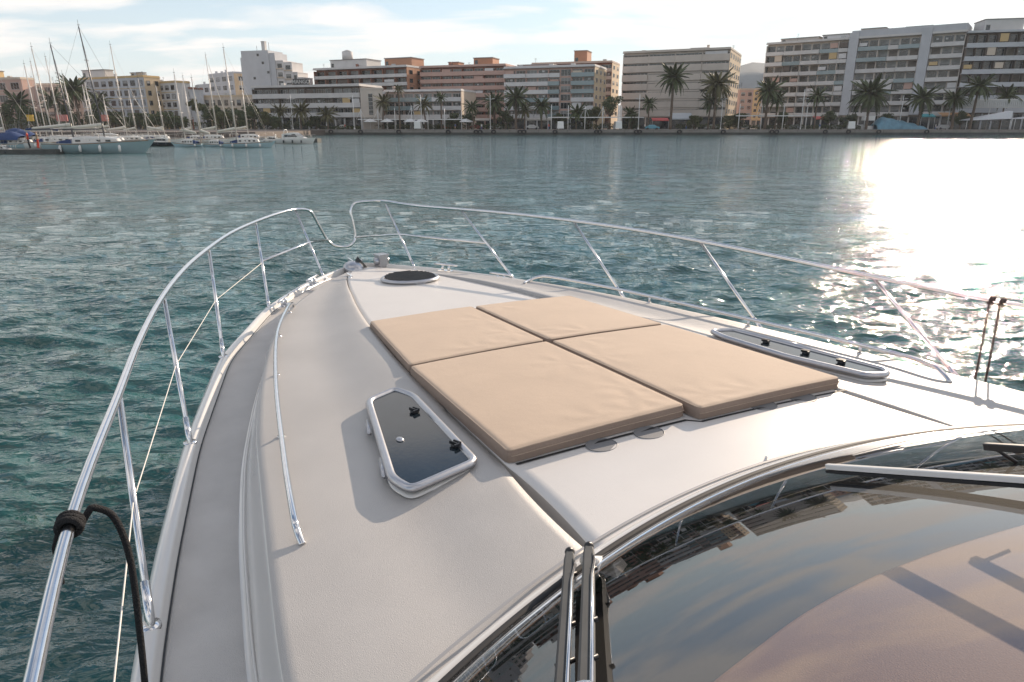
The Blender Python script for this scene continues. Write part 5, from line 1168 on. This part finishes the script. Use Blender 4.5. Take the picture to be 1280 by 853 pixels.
def cruiser(px0, px1, py, bow_right, hullm, label, fly=False):
    Y = YY(py); x0, x1 = gx(px0, Y), gx(px1, Y); L = (x1 - x0) * .97; Wd = L * .32; fb = L * .12
    root = empty('motor_boat', ((x0 + x1) / 2, Y, 0), R(-8) if bow_right else PI + R(8), label, 'boat', None)
    b = MB(); rings = hull_mesh(b, L, Wd, fb, 0, 1, sheer=.5, bow_over=.3); b.build('hull', [M[hullm], M['hwhite']], root)
    b = MB(); z0 = fb
    b.loft([[(x, y * Wd * .36 * k, z0 + z * h_) for y, z in ((-1, 0), (-.85, 1), (.85, 1), (1, 0))] for x, k, h_ in ((-L * .32, 1, L * .13), (-L * .05, 1, L * .17), (L * .08, .95, L * .16), (L * .26, .7, L * .05), (L * .40, .3, .05))], 0, False, False)
    cab = b.build('cabin', [M['hwhite']], root)
    for s in (1, -1):
        b = MB(); b.add([(-L * .28, s * Wd * .355, z0 + L * .05), (L * .12, s * Wd * .34, z0 + L * .06), (L * .05, s * Wd * .315, z0 + L * .13), (-L * .24, s * Wd * .325, z0 + L * .11)], [(0, 1, 2, 3)]); b.build('side_window', [M['pane']], cab)
    b = MB(); b.add([(L * .09, -Wd * .30, z0 + L * .155), (L * .09, Wd * .30, z0 + L * .155), (L * .255, Wd * .23, z0 + L * .055), (L * .255, -Wd * .23, z0 + L * .055)], [(0, 1, 2, 3)]); b.build('windscreen', [M['pane']], cab)
    b = MB(); P = [(-L * .25, s_ * Wd * .36, z0 + z_) for s_, z_ in ((-1, .1), (-.9, L * .2), (-.5, L * .24), (.5, L * .24), (.9, L * .2), (1, .1))]; b.tube(P, .06, 6); b.build('radar_arch', [M['hwhite']], root)
    b = MB(); b.tube([(r_[0][0], r_[0][1] * .9, r_[0][2] + .45) for r_ in rings[8:]] + [(r_[-1][0], r_[-1][1] * .9, r_[-1][2] + .45) for r_ in rings[:7:-1]], .02, 5)
    for r_ in rings[8::4]:
        for k in (0, -1): b.tube([(r_[k][0], r_[k][1] * .9, r_[k][2]), (r_[k][0], r_[k][1] * .9, r_[k][2] + .45)], .018, 4)
    b.build('bow_rail', [M['mastal']], root)
    for i in range(3):
        x = -L * .25 + i * L * .25; side = -1 if bow_right else 1; b = MB(); b.tube([(x, side * Wd * .52, fb * .85), (x, side * Wd * .54, fb * .7), (x, side * Wd * .54, fb * .2)], [.03, .12, .1], 7); b.build('fender', [M['hdark']], root)
cruiser(177, 215, 183, False, 'hdark', 'white cruiser with a dark hull between the teal boat and pale blue boats')
cruiser(343, 391, 180, True, 'hwhite', 'white motor cruiser with raked bow at the right end of moored boats')
cruiser(-22, 16, 193, True, 'hwhite', 'white low motor boat cut by the left edge')
cruiser(322, 350, 179, False, 'hwhite', 'white round sterned motor boat left of the raked cruiser')
cruiser(5, 48, 179, True, 'hwhite', 'small motor boat under blue canvas at far left')
# blue canvas heaps (boat covers) and pontoon
b = MB(); Y = YY(184); 
for (p0, p1, zz) in ((0, 26, 1.9), ): pass
def cover_(px, py, w, h, label, mt='canvasb'):
    Y = YY(py); b = MB(); rows = []
    for i in range(9):
        t = i / 8; rows.append([((t - .5) * w, 1.2 * math.cos(a), 1.0 + h * math.sin(a) * math.sin(PI * (.1 + .8 * t)) ** .6 * (1 + .15 * noise.noise(Vector((t * 4, a, px))))) for a in np.linspace(0, PI, 9)])
    b.loft(rows, 0, True, False); tag(b.build('boat_cover', [M[mt]], None, (gx(px, Y), Y, 0)), label, 'boat cover', 'blue canvas boat covers')
cover_(10, 186, 3.2, 1.0, 'dark blue canvas cover at the left edge, front one'); cover_(27, 184, 3.0, 1.1, 'dark blue canvas cover right of the front one'); cover_(18, 181, 3.6, 1.3, 'dark blue canvas cover behind the other two')
b = MB(); Yp = YY(193.5); b.bx(gx(-160, Yp), gx(60, Yp), Yp + .3, Yp + 2.5, -.3, .45); tag(b.build('pontoon', [M['stoned']]), 'low dark floating pontoon at the left edge of the marina', 'pontoon')
b = MB(); Yp = YY(178.5); b.bx(gx(-200, Yp), gx(395, Yp), Yp, Yp + 2.5, -.3, .6); tag(b.build('pontoon', [M['stoned']]), 'long grey floating pontoon behind the moored sailing boats', 'pontoon')
Yp = YY(192); person(gx(26, Yp), Yp + .6, .45, red, blk, 'person in red jacket standing on the left pontoon', rz=2); person(gx(33, Yp), Yp + 1.2, .45, tan, red, 'person in tan top beside the one in red on the pontoon', rz=-1, arms=1)
b = MB(); Y = QY - 8
for i, (px, c, lab) in enumerate([(35, (.65, .40, .05), 'yellow boxy sign among the trees at the far left'), (128, (.5, .18, .14), 'pinkish red banner behind the masts, right one'), (72, (.5, .2, .18), 'pinkish red awning behind the masts, left one')]):
    x = gx(px, Y); b = MB(); b.bx(0, 3 if i == 2 else 1.8, 0, .3, 2.4, 4.1); r_ = empty('banner', (x, Y, GZ - .05), 0, lab, 'banner'); b.build('panel', [mat('banner_cloth', c, .8)], r_)
    b = MB(); b.tube([(.2, .15, 0), (.2, .15, 2.4)], .06, 6); b.build('post', [M['frame']], r_)
print('windows', NWIN[0])

# ---- haze
b = MB(); b.bx(-3400, 3400, -3400, 9400, -2.5, 128); hm_ = bpy.data.materials.new('haze'); hm_.use_nodes = True; t = hm_.node_tree; t.nodes.clear()
o_ = N(t, 'ShaderNodeOutputMaterial'); pv = N(t, 'ShaderNodeVolumePrincipled'); pv.inputs['Density'].default_value = .00018; pv.inputs['Color'].default_value = (.93, .96, 1, 1); pv.inputs['Anisotropy'].default_value = 0
t.links.new(pv.outputs[0], o_.inputs['Volume']); hz = b.build('haze', [hm_]); tag(hz, kind='stuff')
